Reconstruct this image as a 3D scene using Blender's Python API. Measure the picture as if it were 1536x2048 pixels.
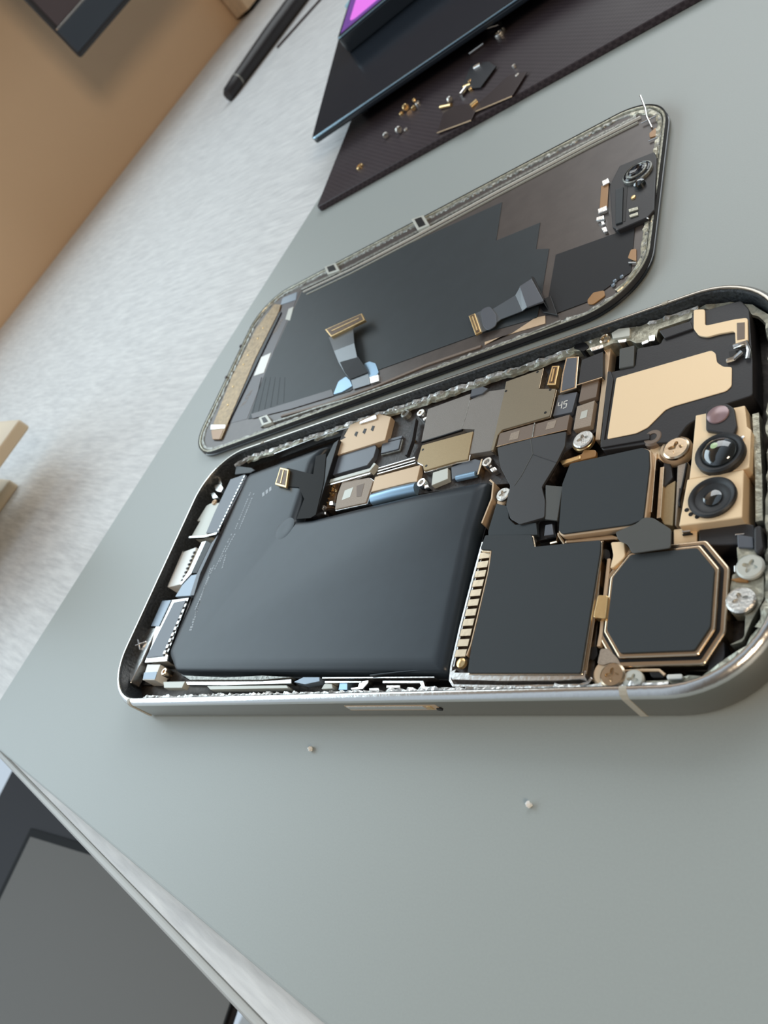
import bpy, bmesh, math, random
from mathutils import Vector, Matrix

# ------------------------------------------------------------------ scene
# Everything is laid out in millimetres (1 unit = 1 mm in the lists below) and built at true size, 1 mm = 0.001 m.
# x runs along the phone, y across it, z = 0 is the top of the grey work mat.
S = 0.001
for o in list(bpy.data.objects): bpy.data.objects.remove(o)
scene = bpy.context.scene
col = scene.collection
random.seed(7)
R_ = random.random
def jit(a): return (R_() * 2 - 1) * a

cam_d = bpy.data.cameras.new('camera'); cam = bpy.data.objects.new('camera', cam_d); col.objects.link(cam)
cam.matrix_world = Matrix(((0.74429315, 0.16619229, 0.64684452, 172.70567894 * S),
                           (0.25476784, 0.82464781, -0.5050241, -38.191716 * S),
                           (-0.61735003, 0.54068116, 0.57143926, 93.67961837 * S),
                           (0, 0, 0, 1)))
cam_d.sensor_fit = 'VERTICAL'; cam_d.sensor_height = 36; cam_d.sensor_width = 27
cam_d.lens = 1580.46 / 2048 * 36
cam_d.clip_start = 0.005; cam_d.clip_end = 20
cam_d.dof.use_dof = True; cam_d.dof.focus_distance = 0.142; cam_d.dof.aperture_fstop = 40
scene.camera = cam

scene.view_settings.view_transform = 'Standard'; scene.view_settings.look = 'None'
scene.view_settings.gamma = 1; scene.view_settings.use_curve_mapping = False
scene.view_settings.exposure = 0.0

# desk frame: u runs along the wall (left to right for a person at the desk), v runs towards the wall
A_ = 1.2993051
UX, UY = math.cos(A_), math.sin(A_)
def uv(u, v): return (UX * u - UY * v, UY * u + UX * v)
WALL_V = 536.6

w = bpy.data.worlds.new('room_light'); scene.world = w; w.use_nodes = True
nt = w.node_tree; nt.nodes.clear()
def wn(t): return nt.nodes.new(t)
tc = wn('ShaderNodeTexCoord'); out = wn('ShaderNodeOutputWorld'); bg = wn('ShaderNodeBackground')
dot = wn('ShaderNodeVectorMath'); dot.operation = 'DOT_PRODUCT'; dot.inputs[1].default_value = (-UY, UX, 0.25)
mr = wn('ShaderNodeMapRange'); mr.inputs[1].default_value = -0.25; mr.inputs[2].default_value = 0.45
mixw = wn('ShaderNodeMix'); mixw.data_type = 'RGBA'
mixw.inputs[6].default_value = (0.20, 0.18, 0.16, 1)      # the warm dim room behind the camera
mixw.inputs[7].default_value = (1.05, 1.24, 1.44, 1)       # cool daylight from the window side
nt.links.new(tc.outputs['Generated'], dot.inputs[0]); nt.links.new(dot.outputs['Value'], mr.inputs[0])
nt.links.new(mr.outputs[0], mixw.inputs[0]); nt.links.new(mixw.outputs[2], bg.inputs[0])
bg.inputs[1].default_value = 0.52
nt.links.new(bg.outputs[0], out.inputs[0])

def area(name, u, v, z, tu, tv, tz, sx, sy, power, color):
    l = bpy.data.lights.new(name, 'AREA'); l.shape = 'RECTANGLE'; l.size = sx; l.size_y = sy; l.energy = power; l.color = color
    o = bpy.data.objects.new(name, l); col.objects.link(o)
    p = Vector((*uv(u, v), z)) * S; t = Vector((*uv(tu, tv), tz)) * S
    o.location = p; o.rotation_euler = (t - p).to_track_quat('-Z', 'Y').to_euler()
    return o
area('window_light', -50, 565, 400, -50, 0, 390, 1.2, 0.42, 6.0, (0.76, 0.92, 1.0))
area('side_fill_light', 950, 120, 620, 150, 0, 0, 0.9, 0.6, 5.4, (0.93, 0.98, 1.0))  # added fill from the right, brightens the far part of the mat
area('room_lamp', -200, -880, 530, 350, 530, 60, 0.24, 0.24, 4.6, (1.0, 0.80, 0.58))

# ------------------------------------------------------------------ materials
def mat(name, base, metallic=0.0, rough=0.5, spec=0.5, bump=0.0, bscale=2000, var=0.0, coat=0.0, emit=None):
    m = bpy.data.materials.new(name); m.use_nodes = True
    n = m.node_tree.nodes; L = m.node_tree.links; b = n['Principled BSDF']
    b.inputs['Base Color'].default_value = (*base, 1); b.inputs['Metallic'].default_value = metallic
    b.inputs['Roughness'].default_value = rough; b.inputs['Specular IOR Level'].default_value = spec
    b.inputs['Coat Weight'].default_value = coat; b.inputs['Coat Roughness'].default_value = 0.08
    if emit: b.inputs['Emission Color'].default_value = (*emit[0], 1); b.inputs['Emission Strength'].default_value = emit[1]
    if bump or var:
        g = n.new('ShaderNodeNewGeometry'); t = n.new('ShaderNodeTexNoise')
        t.inputs['Scale'].default_value = bscale; t.inputs['Detail'].default_value = 4
        L.new(g.outputs['Position'], t.inputs['Vector'])
        if bump:
            bp = n.new('ShaderNodeBump'); bp.inputs['Strength'].default_value = bump; bp.inputs['Distance'].default_value = 0.0002
            L.new(t.outputs[0], bp.inputs['Height']); L.new(bp.outputs[0], b.inputs['Normal'])
        if var:
            r = n.new('ShaderNodeValToRGB')
            r.color_ramp.elements[0].position = 0.3; r.color_ramp.elements[1].position = 0.7
            r.color_ramp.elements[0].color = (*[c * (1 - var) for c in base], 1)
            r.color_ramp.elements[1].color = (*[min(1, c * (1 + var)) for c in base], 1)
            L.new(t.outputs[0], r.inputs[0]); L.new(r.outputs[0], b.inputs['Base Color'])
    return m
M = {}
M['mat'] = mat('grey_silicone', (0.32, 0.35, 0.34), 0, 0.42, 0.45, 0.05, 3000, 0.02)
M['wall'] = mat('tan_wall_paint', (0.72, 0.515, 0.335), 0, 0.8, 0.3, 0.05, 800)
M['floor'] = mat('pale_blue_floor', (0.62, 0.78, 0.95), 0, 0.6, 0.3, 0.1, 60)
M['steel'] = mat('brushed_steel', (0.36, 0.335, 0.295), 1, 0.24, 0.5, 0.03, 4000)
M['innerwall'] = mat('black_adhesive_strip', (0.028, 0.032, 0.036), 0, 0.35, 0.5, 0.8, 1800, 0.5)
M['ledge'] = mat('olive_grey_metal_ledge', (0.36, 0.35, 0.28), 0.6, 0.35, 0.5, 0.7, 900, 0.35)
M['ledge2'] = mat('bright_grey_ledge', (0.75, 0.75, 0.72), 0.7, 0.28, 0.5, 0.9, 1500, 0.35)
M['chassis'] = mat('dark_chassis_metal', (0.045, 0.035, 0.028), 0.6, 0.4, 0.5, 0.3, 1200, 0.4)
M['battery'] = mat('black_battery_foil', (0.020, 0.028, 0.037), 0, 0.36, 0.34, 0.03, 300, 0.06)
M['print'] = mat('faint_grey_print', (0.36, 0.40, 0.44), 0, 0.5)
M['foam'] = mat('charcoal_foam_pad', (0.030, 0.036, 0.040), 0, 0.62, 0.32, 0.10, 5000)
M['tape'] = mat('charcoal_tape', (0.036, 0.037, 0.040), 0, 0.5, 0.5, 0.05, 3000)
M['tapeg'] = mat('grey_tape', (0.062, 0.064, 0.060), 0, 0.5, 0.5, 0.05, 3000)
M['black'] = mat('black_plastic', (0.022, 0.021, 0.023), 0, 0.45, 0.4, 0.08, 3000)
M['matte'] = mat('matte_black_film', (0.012, 0.012, 0.012), 0, 0.6, 0.15)
M['deep'] = mat('deep_black', (0.006, 0.006, 0.007), 0, 0.4, 0.3)
M['gloss'] = mat('gloss_black_glass', (0.006, 0.007, 0.010), 0, 0.06, 0.6)
M['pcb'] = mat('dark_board', (0.030, 0.024, 0.022), 0, 0.45, 0.5, 0.5, 1500, 0.5)
M['pcbbrown'] = mat('brown_board', (0.10, 0.055, 0.025), 0.2, 0.4, 0.5, 0.4, 1500, 0.4)
M['gold'] = mat('gold_plated_metal', (0.78, 0.55, 0.27), 0.9, 0.28, 0.5, 0.1, 1500)
M['rim_gold'] = mat('pale_gold_rim', (0.66, 0.52, 0.37), 1.0, 0.24, 0.5, 0.05, 1500)
M['tan'] = mat('satin_gold_plate', (0.84, 0.64, 0.41), 0.35, 0.5, 0.5, 0.04, 4000)
M['sand'] = mat('sand_gold_plate', (0.58, 0.425, 0.28), 0.35, 0.45, 0.5, 0.05, 4000)
M['olive'] = mat('olive_bronze_shield', (0.235, 0.195, 0.135), 0.5, 0.42, 0.5, 0.06, 4000, 0.04)
M['gshield'] = mat('gold_bronze_shield', (0.34, 0.25, 0.135), 0.5, 0.42, 0.5, 0.06, 4000, 0.05)
M['grsh'] = mat('grey_woven_shield', (0.215, 0.195, 0.175), 0.35, 0.5, 0.5, 0.25, 6000, 0.10)
M['brown'] = mat('taupe_label', (0.17, 0.125, 0.095), 0.1, 0.5, 0.5, 0.05, 3000)
M['label'] = mat('pale_taupe_label', (0.30, 0.24, 0.185), 0.1, 0.5, 0.5, 0.1, 5000, 0.15)
M['silver'] = mat('bright_silver', (0.80, 0.78, 0.75), 1, 0.22, 0.5, 0.15, 1200)
M['screwmetal'] = mat('worn_screw_steel', (0.62, 0.60, 0.56), 1, 0.38, 0.5, 0.6, 2500)
M['white'] = mat('white_plate', (0.74, 0.74, 0.70), 0.1, 0.35)
M['cream'] = mat('cream_plate', (0.52, 0.53, 0.48), 0.2, 0.4)
M['slate'] = mat('slate_plate', (0.075, 0.085, 0.105), 0.1, 0.38, 0.7, 0.03, 2000)
M['slate_lt'] = mat('light_slate_plate', (0.20, 0.25, 0.31), 0.3, 0.3, 0.7)
M['foil'] = mat('blue_grey_foil_reflection', (0.30, 0.45, 0.60), 0.7, 0.35)  # its blue also paints the window reflections by the flex cable
M['flex'] = mat('slate_flex_cable', (0.085, 0.10, 0.115), 0.1, 0.28, 0.8, 0.05, 1500)
M['orange'] = mat('orange_polyimide', (0.30, 0.155, 0.055), 0.2, 0.3, 0.5)
M['copper'] = mat('dark_copper_film', (0.088, 0.074, 0.068), 0.2, 0.32, 0.35, 0.03, 300, 0.1)
M['graph'] = mat('charcoal_graphite_sheet', (0.026, 0.033, 0.038), 0, 0.45, 0.28, 0.06, 200, 0.06)
M['graph2'] = mat('black_graphite_sheet', (0.016, 0.016, 0.018), 0, 0.55, 0.25)
M['plum'] = mat('dark_plum_film', (0.050, 0.038, 0.042), 0, 0.35, 0.5)
M['olivebar'] = mat('bronze_bar', (0.27, 0.185, 0.095), 0.6, 0.35, 0.5, 0.6, 900, 0.3)
M['rail'] = mat('dull_grey_rail', (0.27, 0.27, 0.245), 0.6, 0.35, 0.5, 0.8, 1500, 0.5)
M['bezel'] = mat('display_bezel', (0.42, 0.41, 0.33), 0.5, 0.3, 0.5, 0.5, 1200, 0.35)
M['lens'] = mat('lens_glass', (0.01, 0.014, 0.016), 0, 0.04, 0.9, coat=1.0)
M['lensring'] = mat('lens_ring_plastic', (0.010, 0.011, 0.013), 0, 0.5, 0.5)
M['glint'] = mat('pale_green_lens_glint', (0.45, 0.62, 0.36), 0, 0.15, 0.8)  # colour of the painted highlight on the upper lens
M['pink'] = mat('pinkish_sensor_glass', (0.30, 0.20, 0.21), 0.2, 0.25, 0.6)
M['navy'] = mat('navy_glass', (0.010, 0.014, 0.020), 0, 0.16, 0.5)
M['navyedge'] = mat('teal_metal_edge', (0.30, 0.42, 0.50), 1, 0.25)
M['monitor'] = mat('navy_plastic_bezel', (0.034, 0.045, 0.060), 0, 0.45, 0.4)
M['screen'] = mat('dim_screen', (0.075, 0.058, 0.062), 0, 0.45, 0.3)
M['pen'] = mat('black_pen_plastic', (0.014, 0.012, 0.014), 0, 0.4, 0.4)
M['wood'] = mat('light_wood', (0.66, 0.50, 0.34), 0, 0.6, 0.3, 0.1, 200, 0.1)
M['beige'] = mat('beige_plastic', (0.62, 0.52, 0.38), 0, 0.5, 0.4)
M['band'] = mat('desk_edge_shade', (0.42, 0.42, 0.40), 0, 0.4, 0.5)  # desk grey darkened to hold the shading of the rounded edge
M['cab'] = mat('charcoal_cabinet', (0.024, 0.022, 0.024), 0, 0.5, 0.25)
M['cabtop'] = mat('grey_cabinet_panel', (0.19, 0.185, 0.175), 0, 0.6, 0.12, 0.05, 300)
M['bar'] = mat('antenna_band_plastic', (0.44, 0.41, 0.34), 0, 0.45)
M['crumb'] = mat('white_crumb', (0.85, 0.85, 0.82), 0, 0.5)
M['magenta'] = mat('magenta_screen_glow', (0.02, 0.0, 0.02), 0, 0.15, emit=((0.90, 0.22, 0.95), 0.9))
M['violet'] = mat('violet_screen_glow', (0.02, 0.0, 0.02), 0, 0.15, emit=((0.30, 0.12, 0.60), 0.5))
M['skyblue'] = mat('pale_blue_plastic', (0.30, 0.52, 0.62), 0, 0.4)
M['plate'] = mat('dark_red_brown_plate', (0.050, 0.036, 0.036), 0.5, 0.3, 0.5)
M['plateb'] = mat('dark_slate_plate', (0.036, 0.040, 0.047), 0.5, 0.35, 0.5)

# desk: whitewashed wood veneer, the grain runs towards the wall
def desk_material():
    m = mat('whitewashed_wood', (0.6, 0.6, 0.58), 0, 0.5, 0.4); n = m.node_tree.nodes; L = m.node_tree.links; b = n['Principled BSDF']
    g = n.new('ShaderNodeNewGeometry'); mp = n.new('ShaderNodeMapping'); mp.vector_type = 'TEXTURE'
    mp.inputs['Rotation'].default_value = (0, 0, A_); L.new(g.outputs['Position'], mp.inputs['Vector'])
    s1 = n.new('ShaderNodeMapping'); s1.inputs['Scale'].default_value = (800, 95, 200); L.new(mp.outputs[0], s1.inputs['Vector'])
    s2 = n.new('ShaderNodeMapping'); s2.inputs['Scale'].default_value = (260, 30, 50); L.new(mp.outputs[0], s2.inputs['Vector'])
    a = n.new('ShaderNodeTexNoise'); a.inputs['Scale'].default_value = 1; a.inputs['Detail'].default_value = 5; L.new(s1.outputs[0], a.inputs['Vector'])
    c = n.new('ShaderNodeTexNoise'); c.inputs['Scale'].default_value = 1; c.inputs['Detail'].default_value = 3; L.new(s2.outputs[0], c.inputs['Vector'])
    ad = n.new('ShaderNodeMath'); ad.operation = 'ADD'; L.new(a.outputs[0], ad.inputs[0]); sc_ = n.new('ShaderNodeMapRange'); sc_.inputs[3].default_value = 0.34; sc_.inputs[4].default_value = 0.66; L.new(c.outputs[0], sc_.inputs[0]); L.new(sc_.outputs[0], ad.inputs[1])
    r = n.new('ShaderNodeValToRGB'); r.color_ramp.elements[0].position = 0.38; r.color_ramp.elements[1].position = 0.62
    r.color_ramp.elements[0].color = (0.50, 0.505, 0.51, 1); r.color_ramp.elements[1].color = (0.70, 0.705, 0.70, 1)
    hf = n.new('ShaderNodeMath'); hf.operation = 'MULTIPLY'; hf.inputs[1].default_value = 0.5; L.new(ad.outputs[0], hf.inputs[0])
    L.new(hf.outputs[0], r.inputs[0]); L.new(r.outputs[0], b.inputs['Base Color'])
    bp = n.new('ShaderNodeBump'); bp.inputs['Strength'].default_value = 0.5; bp.inputs['Distance'].default_value = 0.0004
    L.new(a.outputs[0], bp.inputs['Height']); L.new(bp.outputs[0], b.inputs['Normal'])
    return m
M['desk'] = desk_material()

# screw mat: dark plum sheet with a fine woven grid
def weave_material():
    m = mat('plum_woven_sheet', (0.050, 0.040, 0.045), 0, 0.5, 0.15); n = m.node_tree.nodes; L = m.node_tree.links; b = n['Principled BSDF']
    g = n.new('ShaderNodeNewGeometry'); c = n.new('ShaderNodeTexChecker'); c.inputs['Scale'].default_value = 900
    L.new(g.outputs['Position'], c.inputs['Vector'])
    c.inputs['Color1'].default_value = (0.034, 0.026, 0.030, 1); c.inputs['Color2'].default_value = (0.050, 0.039, 0.044, 1)
    L.new(c.outputs[0], b.inputs['Base Color'])
    t = n.new('ShaderNodeTexNoise'); t.inputs['Scale'].default_value = 40; L.new(g.outputs['Position'], t.inputs['Vector'])
    mr = n.new('ShaderNodeMapRange'); mr.inputs[3].default_value = 0.3; mr.inputs[4].default_value = 0.55
    L.new(t.outputs[0], mr.inputs[0]); L.new(mr.outputs[0], b.inputs['Roughness'])
    return m
M['weave'] = weave_material()

# ------------------------------------------------------------------ helpers
ORG = {}                                            # world origin in mm of every object
def link(name, bm, m, parent=None, smooth=False, bevel=0.0, seg=2, angle=35, origin=None):
    bmesh.ops.recalc_face_normals(bm, faces=bm.faces)
    vs = [v.co for v in bm.verts]
    lo = Vector([min(c[i] for c in vs) for i in range(3)]); hi = Vector([max(c[i] for c in vs) for i in range(3)])
    og = Vector(origin) if origin is not None else Vector(((lo.x + hi.x) / 2, (lo.y + hi.y) / 2, lo.z))
    for v in bm.verts: v.co = (v.co - og) * S
    me = bpy.data.meshes.new(name); bm.to_mesh(me); bm.free()
    if smooth:
        for p in me.polygons: p.use_smooth = True
        me.set_sharp_from_angle(angle=math.radians(40))
    me.materials.append(M[m] if isinstance(m, str) else m)
    o = bpy.data.objects.new(name, me); col.objects.link(o)
    base = ORG[parent.name] if parent else Vector((0, 0, 0))
    o.parent = parent; o.location = (og - base) * S; ORG[o.name] = og
    if bevel:
        b = o.modifiers.new('bevel', 'BEVEL'); b.width = bevel * S; b.segments = seg; b.limit_method = 'ANGLE'; b.angle_limit = math.radians(angle)
        b.use_clamp_overlap = True
    return o
def tag(o, label, cat, group=None):
    o['label'] = label; o['category'] = cat
    if group: o['group'] = group
    return o
def thing(name, x, y, z, label, cat, group=None):
    o = bpy.data.objects.new(name, None); col.objects.link(o); o.empty_display_size = 0.005
    o.location = Vector((x, y, z)) * S; ORG[o.name] = Vector((x, y, z))
    return tag(o, label, cat, group)
def structure(o): o['kind'] = 'structure'; return o
def B(): return bmesh.new()
def prism(bm, poly, z0, z1):
    a = [bm.verts.new((x, y, z0)) for x, y in poly]; b = [bm.verts.new((x, y, z1)) for x, y in poly]; n = len(poly)
    bm.faces.new(a[::-1]); bm.faces.new(b)
    for i in range(n): bm.faces.new((a[i], a[(i + 1) % n], b[(i + 1) % n], b[i]))
    return bm
def loft(bm, loops, closed=True, caps=False):
    vs = [[bm.verts.new(p) for p in l] for l in loops]; n = len(loops[0])
    for a, b in zip(vs, vs[1:]):
        for i in range(n if closed else n - 1):
            j = (i + 1) % n; bm.faces.new((a[i], a[j], b[j], b[i]))
    if caps: bm.faces.new(vs[0][::-1]); bm.faces.new(vs[-1])
    return bm
def lathe(bm, prof, c, n=32):
    cx, cy = c; vs = []
    loops = [[(cx + r * math.cos(2 * math.pi * i / n), cy + r * math.sin(2 * math.pi * i / n), z) for i in range(n)] for r, z in prof]
    return loft(bm, loops, True, True)
def tube(bm, pts, r, n=8):
    loops = []
    pts = [Vector(p) for p in pts]
    for i, p in enumerate(pts):
        d = (pts[min(i + 1, len(pts) - 1)] - pts[max(i - 1, 0)]).normalized()
        s = d.cross(Vector((0, 0, 1)));  s = s.normalized() if s.length > 1e-4 else Vector((1, 0, 0))
        t = s.cross(d)
        loops.append([p + (s * math.cos(2 * math.pi * k / n) + t * math.sin(2 * math.pi * k / n)) * r for k in range(n)])
    return loft(bm, loops, True, True)
def ribbon(bm, rows, t):                              # rows of (left xy, right xy, z); thickness t
    loops = []
    for l, r, z in rows: loops.append([(l[0], l[1], z), (r[0], r[1], z), (r[0], r[1], z + t), (l[0], l[1], z + t)])
    return loft(bm, loops, True, True)
def offset(poly, d):                                  # inward offset of a polygon
    n = len(poly); ar = sum(poly[i][0] * poly[(i + 1) % n][1] - poly[(i + 1) % n][0] * poly[i][1] for i in range(n))
    s = 1 if ar > 0 else -1; r = []
    for i in range(n):
        p0, p1, p2 = Vector(poly[i - 1]), Vector(poly[i]), Vector(poly[(i + 1) % n])
        a = (p1 - p0).normalized(); b = (p2 - p1).normalized()
        na = Vector((-a.y, a.x)) * s; nb = Vector((-b.y, b.x)) * s
        m = na + nb; k = m.length_squared
        m = m * (2 / k) if k > 0.2 else na
        r.append(tuple(p1 + m * d))
    return r
def roundp(poly, r, k=4):                             # round the corners of a polygon
    n = len(poly); res = []
    for i in range(n):
        p0, p1, p2 = Vector(poly[i - 1]), Vector(poly[i]), Vector(poly[(i + 1) % n])
        d0 = (p0 - p1); d2 = (p2 - p1); q = min(r, d0.length * .45, d2.length * .45)
        a = p1 + d0.normalized() * q; b = p1 + d2.normalized() * q
        for j in range(k + 1):
            t = j / k; res.append(tuple(a * (1 - t) ** 2 + p1 * 2 * t * (1 - t) + b * t * t))
    return res
def part(name, poly, z0, z1, m, parent, bevel=0.08, rnd=0.0, label=None, **kw):
    if rnd: poly = roundp(poly, rnd)
    o = link(name, prism(B(), poly, z0, z1), m, parent, bevel=bevel, **kw)
    if label: o['label'] = label
    return o
def strip(name, s, z0, z1, wd, m, par, bev=.05, **kw):
    return link(name, tube_flat(s, z0, z1, wd), m, par, bevel=bev, **kw)
def tube_flat(pts, z0, z1, wd):
    rows = []
    for i, p in enumerate(pts):
        d_ = (Vector(pts[min(i + 1, len(pts) - 1)]) - Vector(pts[max(i - 1, 0)])).normalized(); nn = Vector((-d_.y, d_.x)) * wd / 2
        a_, b_ = Vector(p) + nn, Vector(p) - nn
        rows.append([(a_.x, a_.y, z0), (b_.x, b_.y, z0), (b_.x, b_.y, z1), (a_.x, a_.y, z1)])
    return loft(B(), rows, True, True)
def lerp(a, b, t): return tuple(p + (q - p) * t for p, q in zip(a, b))
def box_on(a, b, wd):                                 # rectangle along a-b of width wd
    d = (Vector(b) - Vector(a)).normalized(); nrm = Vector((-d.y, d.x)) * wd / 2
    return [tuple(Vector(a) - nrm), tuple(Vector(b) - nrm), tuple(Vector(b) + nrm), tuple(Vector(a) + nrm)]

PL, PW, PR, PT = 146.7, 71.5, 14.4, 7.2
def rr(inset, z, L=PL, W=PW, R=PR, x0=0, y0=0, k=14, wob=0):
    r = max(R - inset, 0.5); pts = []
    for cx, cy, a0 in ((L - R, R, -90), (L - R, W - R, 0), (R, W - R, 90), (R, R, 180)):
        for j in range(k + 1):
            a = math.radians(a0 + 90 * j / k); pts.append((x0 + cx + r * math.cos(a), y0 + cy + r * math.sin(a), z))
    return pts

# screws: head with a four-lobed recess
def screw_mesh(name, rad, h, recess=0.5, lobes=4, depth=0.35, shaft=0.0, n=32):
    bm = B(); loops = []
    if shaft: loops += [[(rad * .5 * math.cos(2 * math.pi * i / n), rad * .5 * math.sin(2 * math.pi * i / n), z) for i in range(n)] for z in (-shaft, 0)]
    for r, z in ((rad, 0), (rad, h * .7), (rad * .86, h)): loops.append([(r * math.cos(2 * math.pi * i / n), r * math.sin(2 * math.pi * i / n), z) for i in range(n)])
    for f, z in ((1, h), (.9, h - depth)):
        loops.append([(rad * recess * f * (1 + .38 * math.cos(lobes * 2 * math.pi * i / n)) * math.cos(2 * math.pi * i / n),
                       rad * recess * f * (1 + .38 * math.cos(lobes * 2 * math.pi * i / n)) * math.sin(2 * math.pi * i / n), z) for i in range(n)])
    loft(bm, loops, True, True); bmesh.ops.recalc_face_normals(bm, faces=bm.faces)
    for v in bm.verts: v.co *= S
    me = bpy.data.meshes.new(name); bm.to_mesh(me); bm.free()
    for p in me.polygons: p.use_smooth = True
    me.set_sharp_from_angle(angle=math.radians(18))
    return me
SCREWS = {}
def screw(x, y, z, rad, m, parent, h=0.45, **kw):
    key = (round(rad, 2), h, m, tuple(sorted(kw.items())))
    if key not in SCREWS:
        SCREWS[key] = screw_mesh('screw_mesh', rad, h, **kw); SCREWS[key].materials.append(M[m])
    o = bpy.data.objects.new('screw', SCREWS[key]); col.objects.link(o)
    o.parent = parent; o.location = (Vector((x, y, z)) - (ORG[parent.name] if parent else Vector((0, 0, 0)))) * S
    o.rotation_euler = (0, 0, R_() * 3); ORG[o.name] = Vector((x, y, z))
    return o
def disc(name, x, y, z0, prof, m, parent, n=32):
    return link(name, lathe(B(), [(r, z0 + z) for r, z in prof], (x, y), n), m, parent, smooth=True)

# ------------------------------------------------------------------ the setting
U0, U1 = -1100, 2200
bm = B()
def wbox(bm, u0, u1, v0, v1, z0, z1): return prism(bm, [uv(u0, v0), uv(u1, v0), uv(u1, v1), uv(u0, v1)], z0, z1)
wl = B(); wbox(wl, -60, U1, WALL_V, WALL_V + 120, -720, 175)
wbox(wl, 430, U1, WALL_V, WALL_V + 120, 175.2, 2000); wbox(wl, U0, 429.8, WALL_V, WALL_V + 120, 820, 2000)
structure(link('wall_back', wl, 'wall'))
structure(link('floor', wbox(B(), U0 - 600, U1, -2200, WALL_V, -740, -720), 'floor'))
wf = B(); wbox(wf, -60, 430, WALL_V - 8, WALL_V + 122, 175.4, 186)
wbox(wf, 410, 430, WALL_V + 60, WALL_V + 100, 186, 800); wbox(wf, U0, U0 + 30, WALL_V + 60, WALL_V + 100, -690, 800)
wbox(wf, U0, 430, WALL_V + 60, WALL_V + 100, 800, 819); wbox(wf, U0, -61, WALL_V + 60, WALL_V + 100, -720, -690)
structure(link('window_1', wf, 'white'))

# desk top with rounded edges
desk = thing('desk', *uv(500, 150), -720, 'whitewashed wood desk with the grey work mat and the opened phone on it', 'desk')
link('desktop', prism(B(), [uv(-24.6, -560), uv(1700, -560), uv(1700, 534), uv(-24.6, 534)], -27, -2), 'desk', desk, bevel=0.15)
link('edge_shade', prism(B(), [uv(-26.6, -560), uv(-24.6, -560), uv(-24.6, 534), uv(-26.6, 534)], -27, -2.05), 'band', desk, bevel=1.0, seg=4)  # darker strip carrying the bevel's shading in its colour
for u, v in ((10, -520), (1650, -520), (10, 490), (1650, 490)):
    link('leg', prism(B(), [uv(u, v), uv(u + 45, v), uv(u + 45, v + 45), uv(u, v + 45)], -720, -27), 'cab', desk, bevel=2)

# grey work mat, turned about two degrees to the desk
am = 1.33706462
def mm_(p, q): return (math.cos(am) * p - math.sin(am) * q, math.sin(am) * p + math.cos(am) * q)
tag(link('work_mat', prism(B(), roundp([mm_(-22.4, -430), mm_(560, -430), mm_(560, 72.3), mm_(-22.4, 72.3)], 2), -1.98, 0), 'mat', bevel=0.5),
    'large smooth grey-green mat lying on the desk under the opened phone', 'mat')

# cabinet beside the desk, lower down: charcoal body and grey panel with black edging
cz = -150
def cu(p, q): d = (-0.972, -0.235); e = (0.235, -0.972); return uv(-78 + d[0] * p + e[0] * q, 384 + d[1] * p + e[1] * q)
cab = thing('side_table', *cu(280, 150), -720, 'low charcoal side table with a black-edged grey top panel, beyond the desk edge', 'side table')
link('tabletop', prism(B(), [cu(-10, 0), cu(560, 0), cu(560, 291), cu(-10, 291)], cz - 4, cz - 1.5), 'cab', cab, bevel=0.8)
for p_, q_ in ((5, 10), (525, 10), (525, 262), (200, 262)):
    link('leg', prism(B(), [cu(p_, q_), cu(p_ + 22, q_), cu(p_ + 22, q_ + 22), cu(p_, q_ + 22)], -720, cz - 4), 'cab', cab, bevel=1)
link('panel_edging', prism(B(), [cu(34.5, 66), cu(520, 66), cu(520, 290), cu(34.5, 290)], cz - 1.5, cz - 0.05), 'matte', cab, bevel=0.3)
link('top_panel', prism(B(), [cu(39, 71), cu(516, 71), cu(516, 289), cu(39, 289)], cz - 0.2, cz), 'cabtop', cab, bevel=0.1)

# ------------------------------------------------------------------ background things
# monitor in front of the wall; its lower left corner shows
MV = 430.0
def mo(name, u0, u1, z0, z1, v0, v1, m, par, bev=1.0):
    return link(name, prism(B(), [uv(u0, v0), uv(u1, v0), uv(u1, v1), uv(u0, v1)], z0, z1), m, par, bevel=bev, seg=3)
mon = thing('monitor', *uv(670, 470), -2, 'navy monitor whose lower left corner hangs in front of the tan wall', 'monitor')
mo('housing', 374, 974, 79.6, 440, MV, MV + 5, 'black', mon, 2.3)
mo('rear_shell', 470, 878, 130, 400, MV + 5, MV + 24, 'monitor', mon, 3)
mo('lower_bezel', 374.6, 973, 83.2, 101.2, MV - 1.2, MV + 1.5, 'monitor', mon, 1.0)
mo('bezel_line', 374.5, 973.5, 101.3, 102.2, MV - 1.4, MV + .5, 'silver', mon, 0.1)
mo('screen', 377, 967, 102.6, 434, MV - .4, MV + .4, 'screen', mon, 0.1)
mo('stand_neck', 820, 880, 4, 250, MV + 22, MV + 40, 'monitor', mon, 2)
mo('stand_foot', 750, 950, -2, 4, MV - 5, MV + 95, 'monitor', mon, 1.5)

wb = thing('wooden_box', *uv(700, 522), -2, 'light wooden box standing against the wall behind the black pen', 'box')
mo('body', 592, 730, 1.5, 78, 510, 533, 'wood', wb, 1)
mo('plinth', 600, 725, -2, 1.5, 514, 530, 'deep', wb, 0.3)

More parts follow.
